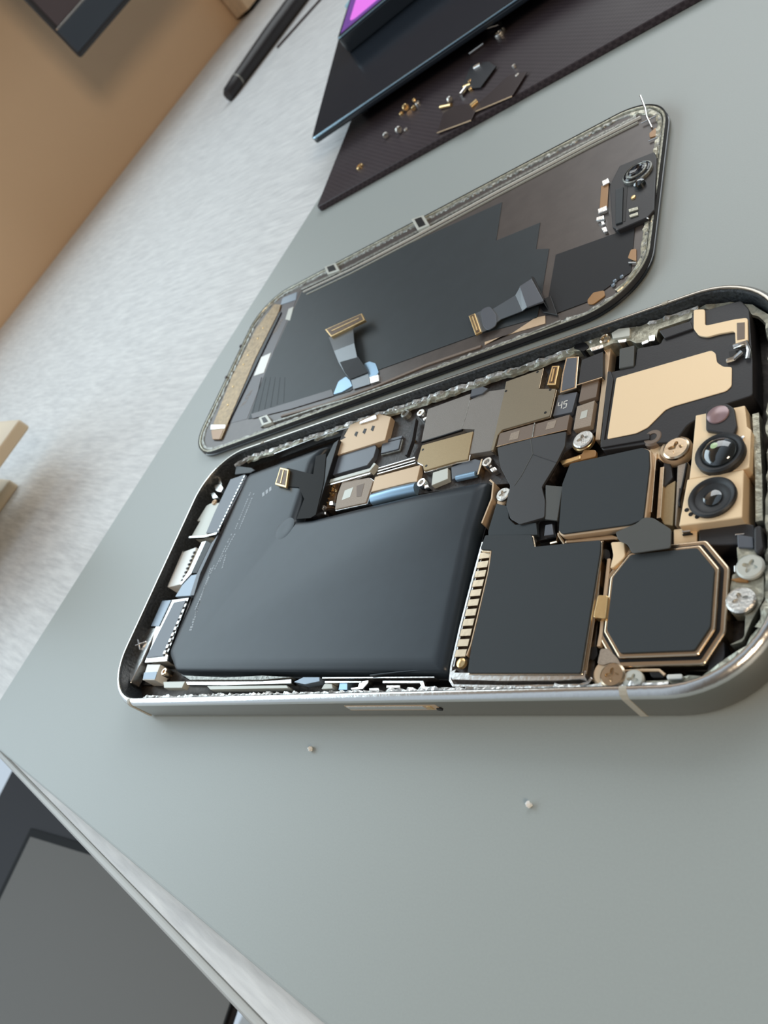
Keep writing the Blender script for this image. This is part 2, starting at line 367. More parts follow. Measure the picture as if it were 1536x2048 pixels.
# pen and the thin rod beside it
def zz(p, z): return (p[0], p[1], z)
pa, pb = (-219.28, 458.0), (-190.35, 555.96)
d = Vector(pb) - Vector(pa); dn = d.normalized(); pb = tuple(Vector(pa) + dn * 150)
pen = thing('marker_pen', *lerp(pa, pb, .5), -2, 'thick black pen lying on the desk, its blunt end towards the mat', 'pen')
def pencyl(prof, m, nm):
    loops = []
    s = Vector((-dn.y, dn.x, 0))
    for t, r in prof:
        c = Vector((pa[0] + dn.x * t, pa[1] + dn.y * t, r - 2.0))
        loops.append([c + (s * math.cos(2 * math.pi * k / 20) + Vector((0, 0, 1)) * math.sin(2 * math.pi * k / 20)) * r for k in range(20)])
    return link(nm, loft(B(), loops, True, True), m, pen, smooth=True)
pencyl([(-2.8, 2.4), (-2.2, 3.9), (0, 4.5), (12, 4.9)], 'pen', 'end_cap')
pencyl([(12, 4.9), (12.3, 5.0), (12.9, 5.0), (13.2, 4.9)], 'rail', 'ring')
pencyl([(13.2, 4.9), (60, 5.9), (130, 6.4), (150, 5.4)], 'pen', 'barrel')
ra, rb = (-189.35, 494.03), (-160.23, 526.92)
rb = tuple(Vector(ra) + (Vector(rb) - Vector(ra)) * 1.6)
tag(link('thin_rod', tube(B(), [zz(ra, -1.2), zz(rb, -1.2)], 0.8, 10), 'plum', smooth=True), 'thin dark rod lying on the desk alongside the black pen', 'rod')

# beige stand at the left edge of the desk
bz = [(84.5, 205.8), (74.1, 155.9), (62.4, 158.7)]
st = thing('desk_stand', *uv(40, 215), -2, 'beige two-tier plastic stand at the far left of the desk, throwing a dark shadow', 'stand')
c0 = [(74.1, 155.9)][0]; c1 = [(57.9, 200.7)][0]
def corner(c, a, b, turn=0.0):
    return [uv(c[0], c[1]), uv(c[0] - a, c[1] - a * turn), uv(c[0] - a - b * turn, c[1] + b - a * turn), uv(c[0] - b * turn, c[1] + b)]
link('upper_tier', prism(B(), roundp(corner(c0, 90, 60), 2), 19, 24), 'beige', st, bevel=0.8)
link('lower_tier', prism(B(), roundp(corner(c1, 80, 60), 2), -2, 3), 'beige', st, bevel=0.8)
link('shadow_caster', prism(B(), [uv(c0[0] - 66, c0[1] + 5), uv(c0[0] - 24, c0[1] + 5), uv(c0[0] - 24, c0[1] + 30), uv(c0[0] - 66, c0[1] + 30)], 24, 66), 'beige', st, bevel=0.8)  # unseen block added to the stand to deepen its shadow on the desk
link('tier_shade', prism(B(), corner((min(c0[0], c1[0]) - 6, max(c0[1], c1[1]) + 5), 60, 40), 3, 19), 'deep', st, bevel=0.5)  # black block stands in for the deep shade under the upper tier

# ------------------------------------------------------------------ screw mat, tablet, glowing device
def ext(a, b, k): return tuple(Vector(a) + (Vector(b) - Vector(a)) * k)
A0, A1, A2 = [(-17.81, 197.49), (121.5, 189.39), (-22.4, 247.83)]
sm = roundp([A0, ext(A0, A1, 2.2), tuple(Vector(ext(A0, A1, 2.2)) + (Vector(A2) - Vector(A0)) * 2.2), ext(A0, A2, 2.2)], 2)
tag(link('screw_mat', prism(B(), sm, 0.02, 2.3), 'weave', bevel=0.35), 'dark plum woven sheet carrying the loose screws, half under the navy tablet', 'sheet')
T0, T1, T2 = [(-30.53, 239.55), (65.68, 239.14), (-54.94, 334.34)]
tp = [T0, ext(T0, T1, 1.6), tuple(Vector(ext(T0, T1, 1.6)) + (Vector(T2) - Vector(T0)) * 1.5), ext(T0, T2, 1.5)]
tab = thing('tablet', *lerp(tp[0], tp[2], .5), 2.3, 'dark navy tablet with a bright metal edge lying over the screw mat', 'tablet')
link('glass', prism(B(), offset(roundp(tp, 2), .35), 10.3, 11.0), 'navy', tab, bevel=0.15)
link('metal_edge', prism(B(), roundp(tp, 2), 10.0, 10.8), 'navyedge', tab, bevel=0.3)
link('back_shell', prism(B(), offset(roundp(tp, 2), .15), 8.0, 10.0), 'navy', tab, bevel=0.6)
link('rubber_foot', prism(B(), roundp([lerp(tp[0], tp[2], f) if g else lerp(ext(tp[0], tp[1], .15), ext(tp[3], tp[2], .15), f) for f, g in ((.12, 1), (.12, 0), (.8, 0), (.8, 1))], 1), 2.3, 8.0), 'deep', tab, bevel=0.2)
V0, V1, V2 = [(-36.65, 309.73), (-9.58, 313.04), (-39.49, 329.46)]
V3 = (-35.58, 326.24)
vd = Vector(V1) - Vector(V0); ve = (Vector((-46.42, 353.86)) - Vector(V0))
vp = [V0, tuple(Vector(V0) + vd * 2.5), tuple(Vector(V0) + vd * 2.5 + ve * 2), tuple(Vector(V0) + ve * 2)]
dev = thing('glowing_handset', *lerp(vp[0], vp[2], .5), 11, 'thin black handset with a glowing magenta screen resting on the navy tablet', 'handset')
link('body', prism(B(), roundp(vp, 2), 11.02, 18.2), 'navy', dev, bevel=0.6)
link('metal_edge', prism(B(), offset(roundp(vp, 2), -.05), 18.2, 19.0), 'navyedge', dev, bevel=0.3)
sc = [(-37.48, 330.64), (-12.86, 323.61), (-40.82, 370.21), (-51.04, 380.91)]
link('bezel', prism(B(), offset(roundp(vp, 2), 1.2), 19.0, 19.3), 'navy', dev, bevel=0.1)
link('screen', prism(B(), offset(roundp(vp, 2), 2.4), 19.3, 19.5), 'violet', dev, bevel=0)
link('screen_glow', prism(B(), roundp(offset(vp, 6.5), 6, 6), 19.5, 19.6), 'magenta', dev, bevel=0)
tag(link('blue_case', prism(B(), corner([(391.6, 206.7)][0], -60, -25), -2, 4.0), 'skyblue', bevel=0.5), 'small pale blue case on the desk behind the glowing handset', 'case')

# loose screws, pins and bracket plates on the screw mat
GR = 'loose screws and pins on the plum sheet'
def loose(kind, p, m, rad, label, h=0.9, shaft=0.0, lie=None):
    rad *= 1.25; m = 'screwmetal' if m == 'silver' else m
    o = screw(p[0], p[1], 2.3 if lie is None else 2.3 + rad, rad, m, None, h=h, recess=0.42, lobes=6 if 'bolt' in kind else 4, depth=0.3, shaft=shaft)
    o.name = kind
    if lie is not None: o.rotation_euler = (math.radians(90), 0, math.radians(lie) )
    elif shaft: o.location.z += shaft * S
    tag(o, label, 'screw', GR); return o
def pin(a, b, r, m, label, zc=None):
    r *= 1.15
    o = link('pin', tube(B(), [zz(a, 2.3 + r), zz(lerp(a, b, .12), 2.3 + r), zz(lerp(a, b, .88), 2.3 + r), zz(b, 2.3 + r)], r, 10), m, smooth=True)
    return tag(o, label, 'pin', GR)
P = [(0.88, 208.57), (10.37, 219.76), (17.49, 216.66), (20.69, 215.64), (13.43, 231.86), (15.78, 232.49), (19.17, 233.78), (21.39, 231.23), (20.87, 228.21), (40.29, 215.58)]
loose('screw', P[0], 'gold', 1.15, 'lone brass screw nearest the left corner of the plum sheet')
loose('screw', P[1], 'silver', 0.85, 'small silver screw second from the left corner of the plum sheet', lie=20)
loose('screw', P[2], 'silver', 1.0, 'bright silver screw right of the small second one, with a tiny screw touching it', lie=60)
loose('screw', P[3], 'silver', 0.6, 'tiny screw leaning on the bright silver screw', h=0.7)
loose('screw', P[4], 'gold', 0.75, 'lowest and leftmost screw of the brass cluster on the plum sheet')
loose('screw', P[5], 'gold', 1.0, 'largest brass screw in the middle of the brass cluster', lie=40)
loose('screw', P[6], 'gold', 0.75, 'upper screw of the brass cluster on the plum sheet', lie=100)
loose('screw', P[7], 'silver', 0.8, 'pale screw at the right end of the brass cluster')
loose('screw', P[8], 'gold', 0.7, 'brass screw just below the upper end of the cluster', lie=10)
loose('screw', P[9], 'silver', 0.85, 'silver screw lying just left of the reddish plate stack', lie=70)
a, b = [(36.53, 215.16), (41.87, 211.86)]; pin(a, b, 0.55, 'gold', 'short brass pin lying just above the lower reddish plate')
a, b = [(46.05, 256.39), (52.61, 252.16)]; pin(a, b, 0.75, 'silver', 'bright silver pin nearest the tablet edge, beside a ring-headed screw')
c = (53.93, 244.35); loose('screw', c, 'silver', 1.5, 'large ring-headed silver screw near the tablet edge', h=1.3)
c = (54.52, 246.83); loose('screw', c, 'silver', 0.7, 'small screw between the silver pin and the ring-headed screw')
a, b = [(41.48, 244.22), (47.33, 244.94)]; pin(a, b, 0.65, 'silver', 'long silver pin second from the tablet edge')
a, b = [(47.41, 228.72), (50.08, 228.27)]; pin(a, b, 0.7, 'silver', 'stubby silver pin on the slate bracket plate')
c = (47.12, 221.38); loose('screw', c, 'gold', 0.65, 'tiny brass screw above the crossed pins')
a, b = [(45.09, 219.65), (48.23, 218.61)]; pin(a, b, 0.5, 'gold', 'thin brass pin lying across above the bright slanted pin')
a, b = [(45.39, 213.99), (46.93, 216.77)]; pin(a, b, 0.75, 'silver', 'bright slanted pin just below the thin brass pin')
c = (48.91, 215.1); loose('screw', c, 'gold', 0.6, 'tiny brass screw right of the bright slanted pin')
c = (66.33, 211.86); loose('screw', c, 'silver', 0.5, 'tiniest screw, highest of those on the right of the sheet')
c = (69.28, 203.6); loose('screw', c, 'silver', 0.6, 'tiny screw at the top of the upper reddish plate')
a, b = [(53.2, 200.08), (55.33, 201.26)]; pin(a, b, 0.85, 'gold', 'stout brass pin at the left corner of the upper reddish plate')
def bracket(poly, m, label, lip, z=2.3):
    t = thing('bracket_plate', *poly[0], z, label, 'bracket', 'bracket plates on the plum sheet')
    link('plate', prism(B(), poly, z + .55, z + .8), m, t, bevel=0.05)
    for a, b in lip: link('lip', prism(B(), box_on(a, b, .22), z + .55, z + .9), 'sand' if m == 'plate' else 'deep', t, bevel=0.03)
p = [(40.07, 197.13), (54.94, 191.59), (56.21, 200.53), (43.43, 209.64), (39.51, 208.5)]; bracket(p, 'plate', 'reddish dark bracket plate with a bright edge, the one nearest the left', [(p[0], p[1])])
p = [(55.7, 195.81), (69.89, 191.42), (73.2, 201.65), (65.63, 206.76), (56.46, 200.75)]; bracket(p, 'plate', 'reddish dark bracket plate with a bright edge, the one farther right', [(p[0], p[1])])
p = [(54.2, 210.8), (58.22, 219.17), (53.57, 226.89), (44.95, 233.51), (44.04, 218.85)]; bracket(p, 'plateb', 'slate bracket plate with a black folded side, closest to the tablet', [(p[0], p[1])])

for nm, q in (('left', (66.95, -5.84)), ('right', (112.39, -12.21))):
    bm = B(); bmesh.ops.create_icosphere(bm, subdivisions=2, radius=0.48 if nm == 'left' else 0.42)
    for v in bm.verts: v.co *= 1 + jit(.25)
    for v in bm.verts: v.co += Vector((q[0], q[1], 0.40))
    tag(link('crumb', bm, 'crumb'), 'tiny white crumb on the mat below the phone, %s' % ('the left one under the side button' if nm == 'left' else 'the lower right one'), 'crumb')

# ------------------------------------------------------------------ display assembly lying face down
DA = 0.005
DX, DY, DL, DWD = -24.5, 80.3, 146.0, 71.0
ca, sa = math.cos(DA), math.sin(DA)
def drr(inset, z): return [(ca * x - sa * y, sa * x + ca * y, zz_) for x, y, zz_ in rr(inset, z, DL, DWD, 14.0, DX, DY)]
dsp = thing('display_assembly', DX + 73, DY + 35, 0, 'detached display lying face down on the mat behind the opened phone', 'display')
link('cover_glass', loft(B(), [drr(0.7, 0.02), drr(0.15, 0.35), drr(0.15, 0.9), drr(0.6, 1.1)], True, True), 'gloss', dsp, smooth=True)
link('bezel_frame', loft(B(), [drr(0.45, 1.0), drr(0.4, 1.7), drr(0.8, 2.0), drr(1.1, 1.95), drr(1.3, 1.45), drr(1.3, 1.0)]), 'bezel', dsp, smooth=True)
link('back_panel', loft(B(), [drr(1.2, 1.0), drr(1.2, 1.3), drr(1.35, 1.35)], True, True), 'copper', dsp)
# ragged glue left round the edge
def ragged(loopf, i0, i1, steps, w0, w1, z0, zh, m, name, parent, dens=1.0, dx=0):
    base = loopf(w0, z0); inner = loopf(w1, z0); N = len(base); bm = B()
    L = []
    for a in range(i0, i1):
        p0, p1, q0, q1 = base[a % N], base[(a + 1) % N], inner[a % N], inner[(a + 1) % N]
        n = max(1, int((Vector(p1) - Vector(p0)).length * steps))
        for k in range(n): L.append((lerp(p0, p1, k / n), lerp(q0, q1, k / n)))
    L.append((base[i1 % N], inner[i1 % N]))
    rows = []
    for p, q in L:
        f = .15 + R_() * .25; g = .65 + R_() * .35; h = zh * (.45 + R_() * .55)
        a = lerp(p, q, f * .6); b = lerp(p, q, g)
        rows.append([(p[0], p[1], z0), (a[0], a[1], z0 + h), (b[0], b[1], z0 + h * (.6 + .4 * R_())), (lerp(p, q, g + .12)[0], lerp(p, q, g + .12)[1], z0)])
    loft(bm, rows, False)
    return link(name, bm, m, parent)
ragged(drr, 0, 60, 1.3, 1.3, 2.5, 1.33, 0.45, 'rail', 'glue_residue', dsp)
ragged(drr, 6, 26, 1.0, 1.5, 2.9, 1.33, 0.6, 'bezel', 'glue_bead', dsp)

z = 1.6
part('graphite_sheet', [(-2.69, 144.9), (76.65, 138.72), (78.37, 122.42), (90.99, 121.4), (91.7, 111.48), (95.42, 109.49), (96.3, 92.92), (96.43, 86.78), (79.41, 88.91), (49.45, 89.71), (42.36, 85.56), (31.05, 86.41), (-0.69, 89.95), (-3.25, 114.53)], 1.3, 1.5, 'graph', dsp, .04, label='large charcoal sheet with stepped edge')
part('graphite_patch', [(97.67, 106.11), (116.2, 104.28), (116.82, 90), (113.12, 88.57), (108.21, 85.98), (101.2, 85.94), (98.43, 86.67)], 1.3, 1.52, 'graph2', dsp, .04, label='black sheet beside the ear speaker')
part('lower_film', [(-3.78, 145.86), (-3.75, 121.96), (-1.45, 90.29), (-12.08, 91.61), (-16.95, 98.88), (-17.36, 127.14), (-17.45, 145.67), (-14.21, 147.28)], 1.3, 1.42, 'plum', dsp, .02, label='dark plum film along the bottom end')
bar = part('flex_bar', [(-16.06, 145.4), (-11.66, 142.95), (-10.82, 138.82), (-11.92, 118), (-10.15, 85.08), (-14.98, 86.24), (-18.97, 91.75), (-21.51, 113.76), (-20.74, 135.98)], 1.4, 1.9, 'olivebar', dsp, .1, label='bronze bar along the bottom end')
link('bar_cap', prism(B(), [(-19.73, 93.2), (-10.99, 90.5), (-10.48, 89.09), (-18.78, 91.1)], 1.6, 2.1), 'silver', bar, bevel=.05)
link('bar_tip', prism(B(), [(-18.2, 90.49), (-11.1, 88.85), (-10.73, 85), (-14.98, 86.24)], 1.6, 2.0), 'orange', bar, bevel=.05)
for q in [(-17.58, 122.04), (-17.64, 108.33), (-15.51, 100), (-16.12, 133.81), (-17.67, 117.91), (-16.32, 129.07)]:
    disc('solder_dot', q[0], q[1], 1.9, [(.35, 0), (.3, .15), (.05, .2)], 'gold', bar, 10)
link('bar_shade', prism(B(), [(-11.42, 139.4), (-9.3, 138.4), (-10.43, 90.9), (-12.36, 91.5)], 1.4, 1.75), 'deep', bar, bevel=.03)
for s_, m_ in (([(-12.36, 143.43), (-13.1, 147.27), (-5.48, 146.3), (-4.06, 141.86)], 'slate_lt'), ([(-5.05, 133.22), (-5.97, 138.49), (-3.49, 138.33), (-1.88, 131.17)], 'cream'), ([(-8.63, 109.87), (-9.31, 118.21), (-4.54, 118.13), (-3.45, 109.27)], 'white')):
    part('sticker', s_, 1.4, 1.55, m_, dsp, .02)
for (x0, y0), (x1, y1) in (((-8.72, 133.46), (-9.44, 128.42)), ((-7.57, 102.28), (-8.29, 97.29))):
    bm = B()
    for i in range(4):
        for j in range(7):
            if R_() < .75:
                t = j / 6; cx = x0 + (x1 - x0) * t + i * .55; cy = y0 + (y1 - y0) * t + .18 * i
                prism(bm, [(cx, cy), (cx + .35, cy), (cx + .35, cy + .3), (cx, cy + .3)], 1.4, 1.47)
    link('data_code', bm, 'label', dsp)
for q in [(-24.79, 129.23), (-24.33, 114.88)]:
    pn = disc('edge_pin', q[0] - .4, q[1], 0.9, [(.35, 0), (.35, .8), (.6, .9), (.6, 1.3), (.3, 1.5)], 'plum', dsp, 10)
# long rails along both sides
strip('side_rail', [(-1.26, 143.9), (20.7, 142.85), (46.43, 143.32), (75.08, 144.62), (100.93, 145.23), (113.64, 145.14)], 1.35, 2.0, .26, 'white', dsp)
strip('side_band', [(-3.1, 146.13), (19.85, 144.8), (45.79, 145.15), (74.65, 146.33), (100.7, 146.59), (112.51, 146.25)], 1.35, 1.85, 1.1, 'rail', dsp)
link('outer_seal', loft(B(), [drr(.32, 1.0), drr(.30, 2.0), drr(.38, 2.1), drr(.5, 2.05), drr(.5, 1.5)]), 'black', dsp, smooth=True)
strip('side_rail', [(1.4, 141.48), (21.42, 140.74), (46.95, 141.37), (75.4, 142.83), (101.1, 143.59), (113.15, 143.48)], 1.35, 1.85, .2, 'cream', dsp)
strip('side_rail', [(8.29, 84.16), (32.85, 83.32), (44.03, 82.38), (68.08, 82.13), (88.61, 81.75), (102.75, 82.78)], 1.35, 1.9, .5, 'rail', dsp)
strip('side_rail', [(16.01, 85.7), (34.51, 83.79), (51.2, 83.63), (67.35, 84.61), (82.9, 84.17)], 1.35, 1.7, .7, 'brown', dsp)
for s_, k in (([(42.75, 152.14), (47.68, 150.82), (51.97, 143.64), (47.41, 144.26)], 1.0), ([(6.38, 151.16), (11.88, 150.06), (15.98, 144.27), (10.1, 145.57)], .8), ([(6.31, 87.55), (10.06, 87.45), (14.21, 83.42), (9.93, 83.5)], .6)):
    cl = part('clip', s_, 1.3, 2.2 + k * .4, 'cream', dsp, .12)
    link('clip_slot', prism(B(), offset(s_, .8), 2.25 + k * .4, 2.3 + k * .4), 'deep', cl)
# corner spring and small gold pads at the top end
link('corner_spring', tube(B(), [(*(113.65, 151.72), 3.2), (*(115.1, 145.99), 2.6), (*(115.55, 142.86), 2.2), (*(117.05, 137.87), 1.8)], .22), 'silver', dsp, smooth=True)
link('corner_bar', tube(B(), [(*(114.24, 141.84), 2.0), (*(117.96, 141.44), 2.2)], .22), 'silver', dsp, smooth=True)
link('small_bar', tube(B(), [(*(116.71, 133.21), 1.8), (*(118.83, 132.92), 1.8)], .2), 'silver', dsp, smooth=True)
for s_ in ([(116.41, 136.54), (117.92, 137.77), (118.35, 134.13), (116.7, 134.65)], [(115.7, 94.72), (116.13, 97.06), (117.29, 96.71), (117.69, 92.64)], [(108.07, 86.43), (109.13, 88.08), (111.52, 87.49), (111.97, 85.73), (109.62, 84.44), (108.37, 85.05)]):
    part('gold_pad', roundp(s_, .4), 1.35, 1.6, 'orange', dsp, .05)
link('small_bar', tube(B(), [(*(116.26, 92.8), 1.8), (*(117.91, 91.88), 1.8)], .2), 'silver', dsp, smooth=True)
for q in [(113.66, 89.08), (113.45, 87.95), (115.06, 89.58)]:
    disc('glue_dot', q[0], q[1], 1.5, [(.45, 0), (.35, .3), (.05, .4)], 'slate_lt', dsp, 10)
# ear speaker and sensor housing
ear = part('ear_speaker_module', [(109.14, 121.22), (110.85, 127.39), (118.85, 126.38), (119.69, 123.42), (120.64, 105.43), (119.45, 103.83), (113.01, 103.8), (111.6, 105.72)], 1.35, 2.6, 'black', dsp, .2)
qc = (115.85, 120.71)
for r0, hh, m_ in ((3.3, .7, 'rail'), (2.9, .9, 'gloss'), (2.3, 1.15, 'rail'), (1.8, 1.25, 'gloss')):
    disc('speaker_ring', qc[0], qc[1], 2.5, [(r0, 0), (r0, hh), (r0 - .3, hh + .15), (r0 - .45, hh), (.1, hh - .15)], m_, ear)
qc = (116.75, 116.08); disc('sensor_dome', qc[0], qc[1], 2.6, [(1.3, 0), (1.2, .9), (.7, 1.3), (.1, 1.4)], 'lens', ear)
qc = (115.61, 112.65); disc('sensor_dot', qc[0], qc[1], 2.6, [(.6, 0), (.5, .3), (.05, .35)], 'gold', ear, 12)
for s_ in ([(115, 108.91), (117.03, 108.45), (117.25, 107.44), (115.23, 107.88)], [(115.34, 106.76), (117.21, 106.59), (117.42, 105.59), (115.67, 105.86)]):
    link('contact_slot', prism(B(), s_, 2.6, 2.9), 'bezel', ear, bevel=.05)
link('housing_groove', prism(B(), [(112.97, 118.16), (113.76, 117.6), (114.55, 105.6), (114.07, 105.73)], 2.55, 2.68), 'deep', ear)
link('housing_rib', prism(B(), [(111.1, 118.09), (112.83, 118), (113.97, 105.39), (112.52, 105.61)], 2.55, 2.95), 'graph', ear, bevel=.1)
link('bright_edge', tube(B(), [(*(112.64, 104.33), 2.4), (*(118.76, 104.4), 2.4), (*(119.63, 103.51), 2.4)], .15), 'silver', ear, smooth=True)
fx = part('sensor_flex', [(106.37, 124.31), (108.3, 123.33), (108.93, 114.95), (107.05, 115.82)], 1.35, 1.75, 'orange', dsp, .05)
for s_ in ([(106.51, 125.4), (108.06, 125.47), (108.69, 123.45), (107.04, 123.26)], [(106.76, 115.28), (108.93, 115.14), (109.28, 113.25), (107.25, 113.48)], [(106.87, 112.44), (108.69, 112), (108.99, 110.54), (107.03, 111.25)], [(108.17, 110.16), (108.96, 109.85), (109.37, 108.52), (108.61, 108.64)], [(108.6, 107.76), (109.73, 107.59), (110.33, 105.64), (109.45, 105.82)]):
    part('spring_contact', s_, 1.4, 2.15, 'silver', dsp, .12)
# flex cable one, with the long gold connector
f1 = [((26.45, 109.69), (36.09, 108.97), 3.2), ((31.96, 101.87), (39.65, 101.55), 3.5), ((35.64, 96.35), (42.54, 95.69), 3.1), ((39.27, 91.62), (45.9, 91.79), 2.3), ((41.79, 89.16), (47.59, 89.43), 1.8), ((43.68, 85.54), (49.63, 85.12), 1.55)]
f1o = link('display_flex_cable', ribbon(B(), f1, .16), 'flex', dsp)
link('dark_sleeve', ribbon(B(), [((36.1, 96.4), (43.09, 95.47), 3.15), ((39.16, 91.89), (45.95, 91.9), 2.5), ((41.7, 89.24), (47.8, 89.31), 2.0)], .2), 'graph2', f1o)
def connector(quad, z0, z1, par, m='gold'):
    c_ = part('connector', quad, z0, z1, m, par, .1)
    link('connector_slot', prism(B(), offset(quad, .38), z1, z1 + .06), 'pcbbrown', c_)
    a_, b_, c2, d2 = quad
    l1, l2 = (lerp(a_, d2, .5), lerp(b_, c2, .5)) if (Vector(a_) - Vector(b_)).length > (Vector(b_) - Vector(c2)).length else (lerp(a_, b_, .5), lerp(d2, c2, .5))
    l1, l2 = lerp(l1, l2, .12), lerp(l1, l2, .88)
    link('connector_tongue', prism(B(), box_on(l1, l2, .32), z1, z1 + .18), 'gold', c_, bevel=.05)
    return c_
connector([(24.24, 113), (38.68, 112.78), (41.19, 109.1), (28.56, 108.28)], 3.3, 4.2, f1o)
for s_ in ([(44.13, 94.1), (46.13, 94.22), (48.77, 92.49), (51.3, 88.41), (50.83, 87.28), (48.06, 87.66)], [(36.09, 86.45), (36.19, 90.95), (38.69, 91.85), (40.96, 89.64), (42.83, 86.95), (39.53, 86.13)]):
    part('reflection_patch', roundp(s_, .5), 1.4, 1.7, 'foil', dsp, .1, label='pale patch painted as the window reflection on the flex cable')  # blue-white shapes stand for the window's reflection on the folded flex
link('flex_screw_block', prism(B(), [(48.75, 87.45), (51.92, 87.13), (53.02, 84.57), (50.15, 84.76)], 1.4, 2.1), 'silver', f1o, bevel=.1)
part('cable_strip', [(-0.1, 91.64), (18.15, 90.2), (34.51, 88.9), (36.44, 85.97), (19.6, 87.12), (1.73, 89.33)], 1.4, 1.6, 'plum', dsp, .05)
bm = B()
for k in range(6):
    t = k / 5; a_ = lerp((-3.68, 107.43), (9.43, 102.52), t); b_ = lerp((0.43, 91.55), (14.23, 91.37), t)
    tube(bm, [(*a_, 1.48), (*b_, 1.48)], .10, 6)
link('sheet_wrinkles', bm, 'graph', dsp, smooth=True)
# flex cable two
f2 = [((77.53, 95.38), (81.27, 87.75), 2.1), ((81.0, 95.65), (84.08, 88.03), 2.1), ((84.14, 94.65), (87.24, 89.92), 2.1), ((90.06, 95.72), (93.04, 89.38), 2.5), ((91.24, 97.34), (94.5, 89.3), 3.0), ((93.97, 98.55), (98.59, 88.78), 3.0), ((95.29, 94.85), (99.51, 86.82), 1.5)]
f2o = link('sensor_flex_cable', ribbon(B(), f2, .18), 'flex', dsp)
connector([(77.76, 94.85), (79.48, 94.93), (82.94, 87.52), (81.44, 87.21)], 2.25, 2.8, f2o)
link('round_stiffener', prism(B(), roundp([(80.69, 95.8), (83.06, 95.93), (85.69, 91.86), (86.62, 88.09), (84.48, 87.36), (82.6, 89.91)], 1.0), 2.25, 2.5), 'slate', f2o, bevel=.06)
link('stiffener_block', prism(B(), [(91.3, 97.1), (94.17, 98.1), (98.8, 88.77), (94.71, 88.82)], 3.1, 3.5), 'slate', f2o, bevel=.1)
link('black_pad', prism(B(), [(95.81, 91.66), (99.07, 91.84), (101.85, 84.67), (97.98, 87.36)], 1.5, 1.95), 'deep', dsp, bevel=.1)
link('black_pad', prism(B(), [(93.62, 99.34), (94.46, 98.77), (98.65, 89.44), (98.2, 89.37)], 2.7, 3.3), 'deep', f2o, bevel=.03)
part('copper_edge', [(95.98, 87.13), (98.41, 86.58), (98.84, 84.08), (87.66, 85), (83.75, 84.31), (83.53, 85.3), (90.65, 84.87)], 1.35, 1.5, 'sand', dsp, .03)

# ------------------------------------------------------------------ opened phone
ph = thing('opened_smartphone', 73, 36, 0, 'opened steel-framed smartphone with its battery and boards exposed, lying on the grey mat', 'smartphone')
fr = link('frame', loft(B(), [rr(1.0, 0.05), rr(0.25, 0.3), rr(0.0, 1.0), rr(0.0, 5.8), rr(0.08, 6.2), rr(0.35, 6.75), rr(0.75, 7.1), rr(1.0, 7.2), rr(1.25, 7.15), rr(1.35, 6.9), rr(1.35, 4.6), rr(1.35, 0.8), rr(2.5, 0.05)]), 'steel', ph, smooth=True)
link('rim_highlight', loft(B(), [(rr(i_, z_) * 2)[37:80] for i_, z_ in ((.0, 6.0), (-.03, 6.15), (.3, 6.8), (.72, 7.15), (1.0, 7.25), (1.2, 7.2), (1.25, 7.0))], False), 'silver', fr, smooth=True)  # lighter metal laid on the near rim only, to strengthen its highlight
link('back_plate', loft(B(), [rr(1.2, 0.1), rr(1.2, 1.0)], True, True), 'chassis', ph)
link('inner_strip', loft(B(), [rr(1.3, 6.85), rr(1.45, 6.95), rr(1.6, 6.6), rr(1.7, 4.2), rr(1.7, 1.0)]), 'innerwall', ph)
# index of the rounded outline: 0-14 near right corner, 15-29 far right, 30-44 far left, 45-59 near left
ragged(rr, 29, 30, 1.1, 1.7, 2.9, 4.2, 1.2, 'ledge2', 'far_ledge', ph)
ragged(rr, 29, 34, 1.4, 1.7, 2.7, 4.0, 1.0, 'ledge2', 'far_ledge', ph)
ragged(rr, 59, 60, 1.5, 1.6, 2.8, 4.4, 1.6, 'ledge2', 'near_ledge', ph)
ragged(rr, 10, 30, .8, 1.9, 3.6, 4.2, .9, 'ledge', 'end_ledge', ph)
ragged(rr, 0, 13, .8, 1.8, 3.4, 4.2, .9, 'ledge', 'end_ledge', ph)
# antenna bands across the frame
def band(xc, wd, side):
    prof = [(0.0, 0.6), (-.03, 1.0), (-.06, 6.1), (.24, 6.86), (.7, 7.2), (1.0, 7.3), (1.3, 7.25), (1.3, 6.0), (0.4, 5.0), (0.4, .6)]
    rows = [[(x, (i_ if side == 'near' else PW - i_), z_) for i_, z_ in prof] for x in (xc - wd / 2, xc + wd / 2)]
    return link('antenna_band', loft(B(), rows, True, True), 'bar', fr)
xb = (127.5, -0.29)[0]
band(xb, 1.0, 'near'); band(22.0, 1.0, 'far'); band(xb, 1.0, 'far')
band((12.54, 2.22)[0], .9, 'near')
# side opening with the bright button bracket
sl = [(78.76, 5.54), (93.87, 4.4), (92.64, 2.78), (77.46, 4.01)]
def yprism(bm, pts, y0, y1):
    a_ = [bm.verts.new((x, y0, z_)) for x, z_ in pts]; b_ = [bm.verts.new((x, y1, z_)) for x, z_ in pts]; n = len(pts)
    bm.faces.new(a_); bm.faces.new(b_[::-1])
    for i in range(n): bm.faces.new((a_[i], b_[i], b_[(i + 1) % n], a_[(i + 1) % n]))
    return bm
xs = [q[0] for q in sl]; zm = sum(q[1] for q in sl) / 4
x0_, x1_ = min(xs), max(xs)
sb = link('side_button_slot', yprism(B(), [(x0_ - .3, zm - 1.0), (x1_ + 2.6, zm - 1.0), (x1_ + 2.6, zm + .9), (x0_ - .3, zm + .9)], -.03, .1), 'sand', fr, bevel=.02)
link('button_bracket', yprism(B(), [(x0_, zm - .55), (x1_, zm - .65), (x1_, zm + .55), (x0_, zm + .6)], -.12, 0), 'silver', sb, bevel=.05)
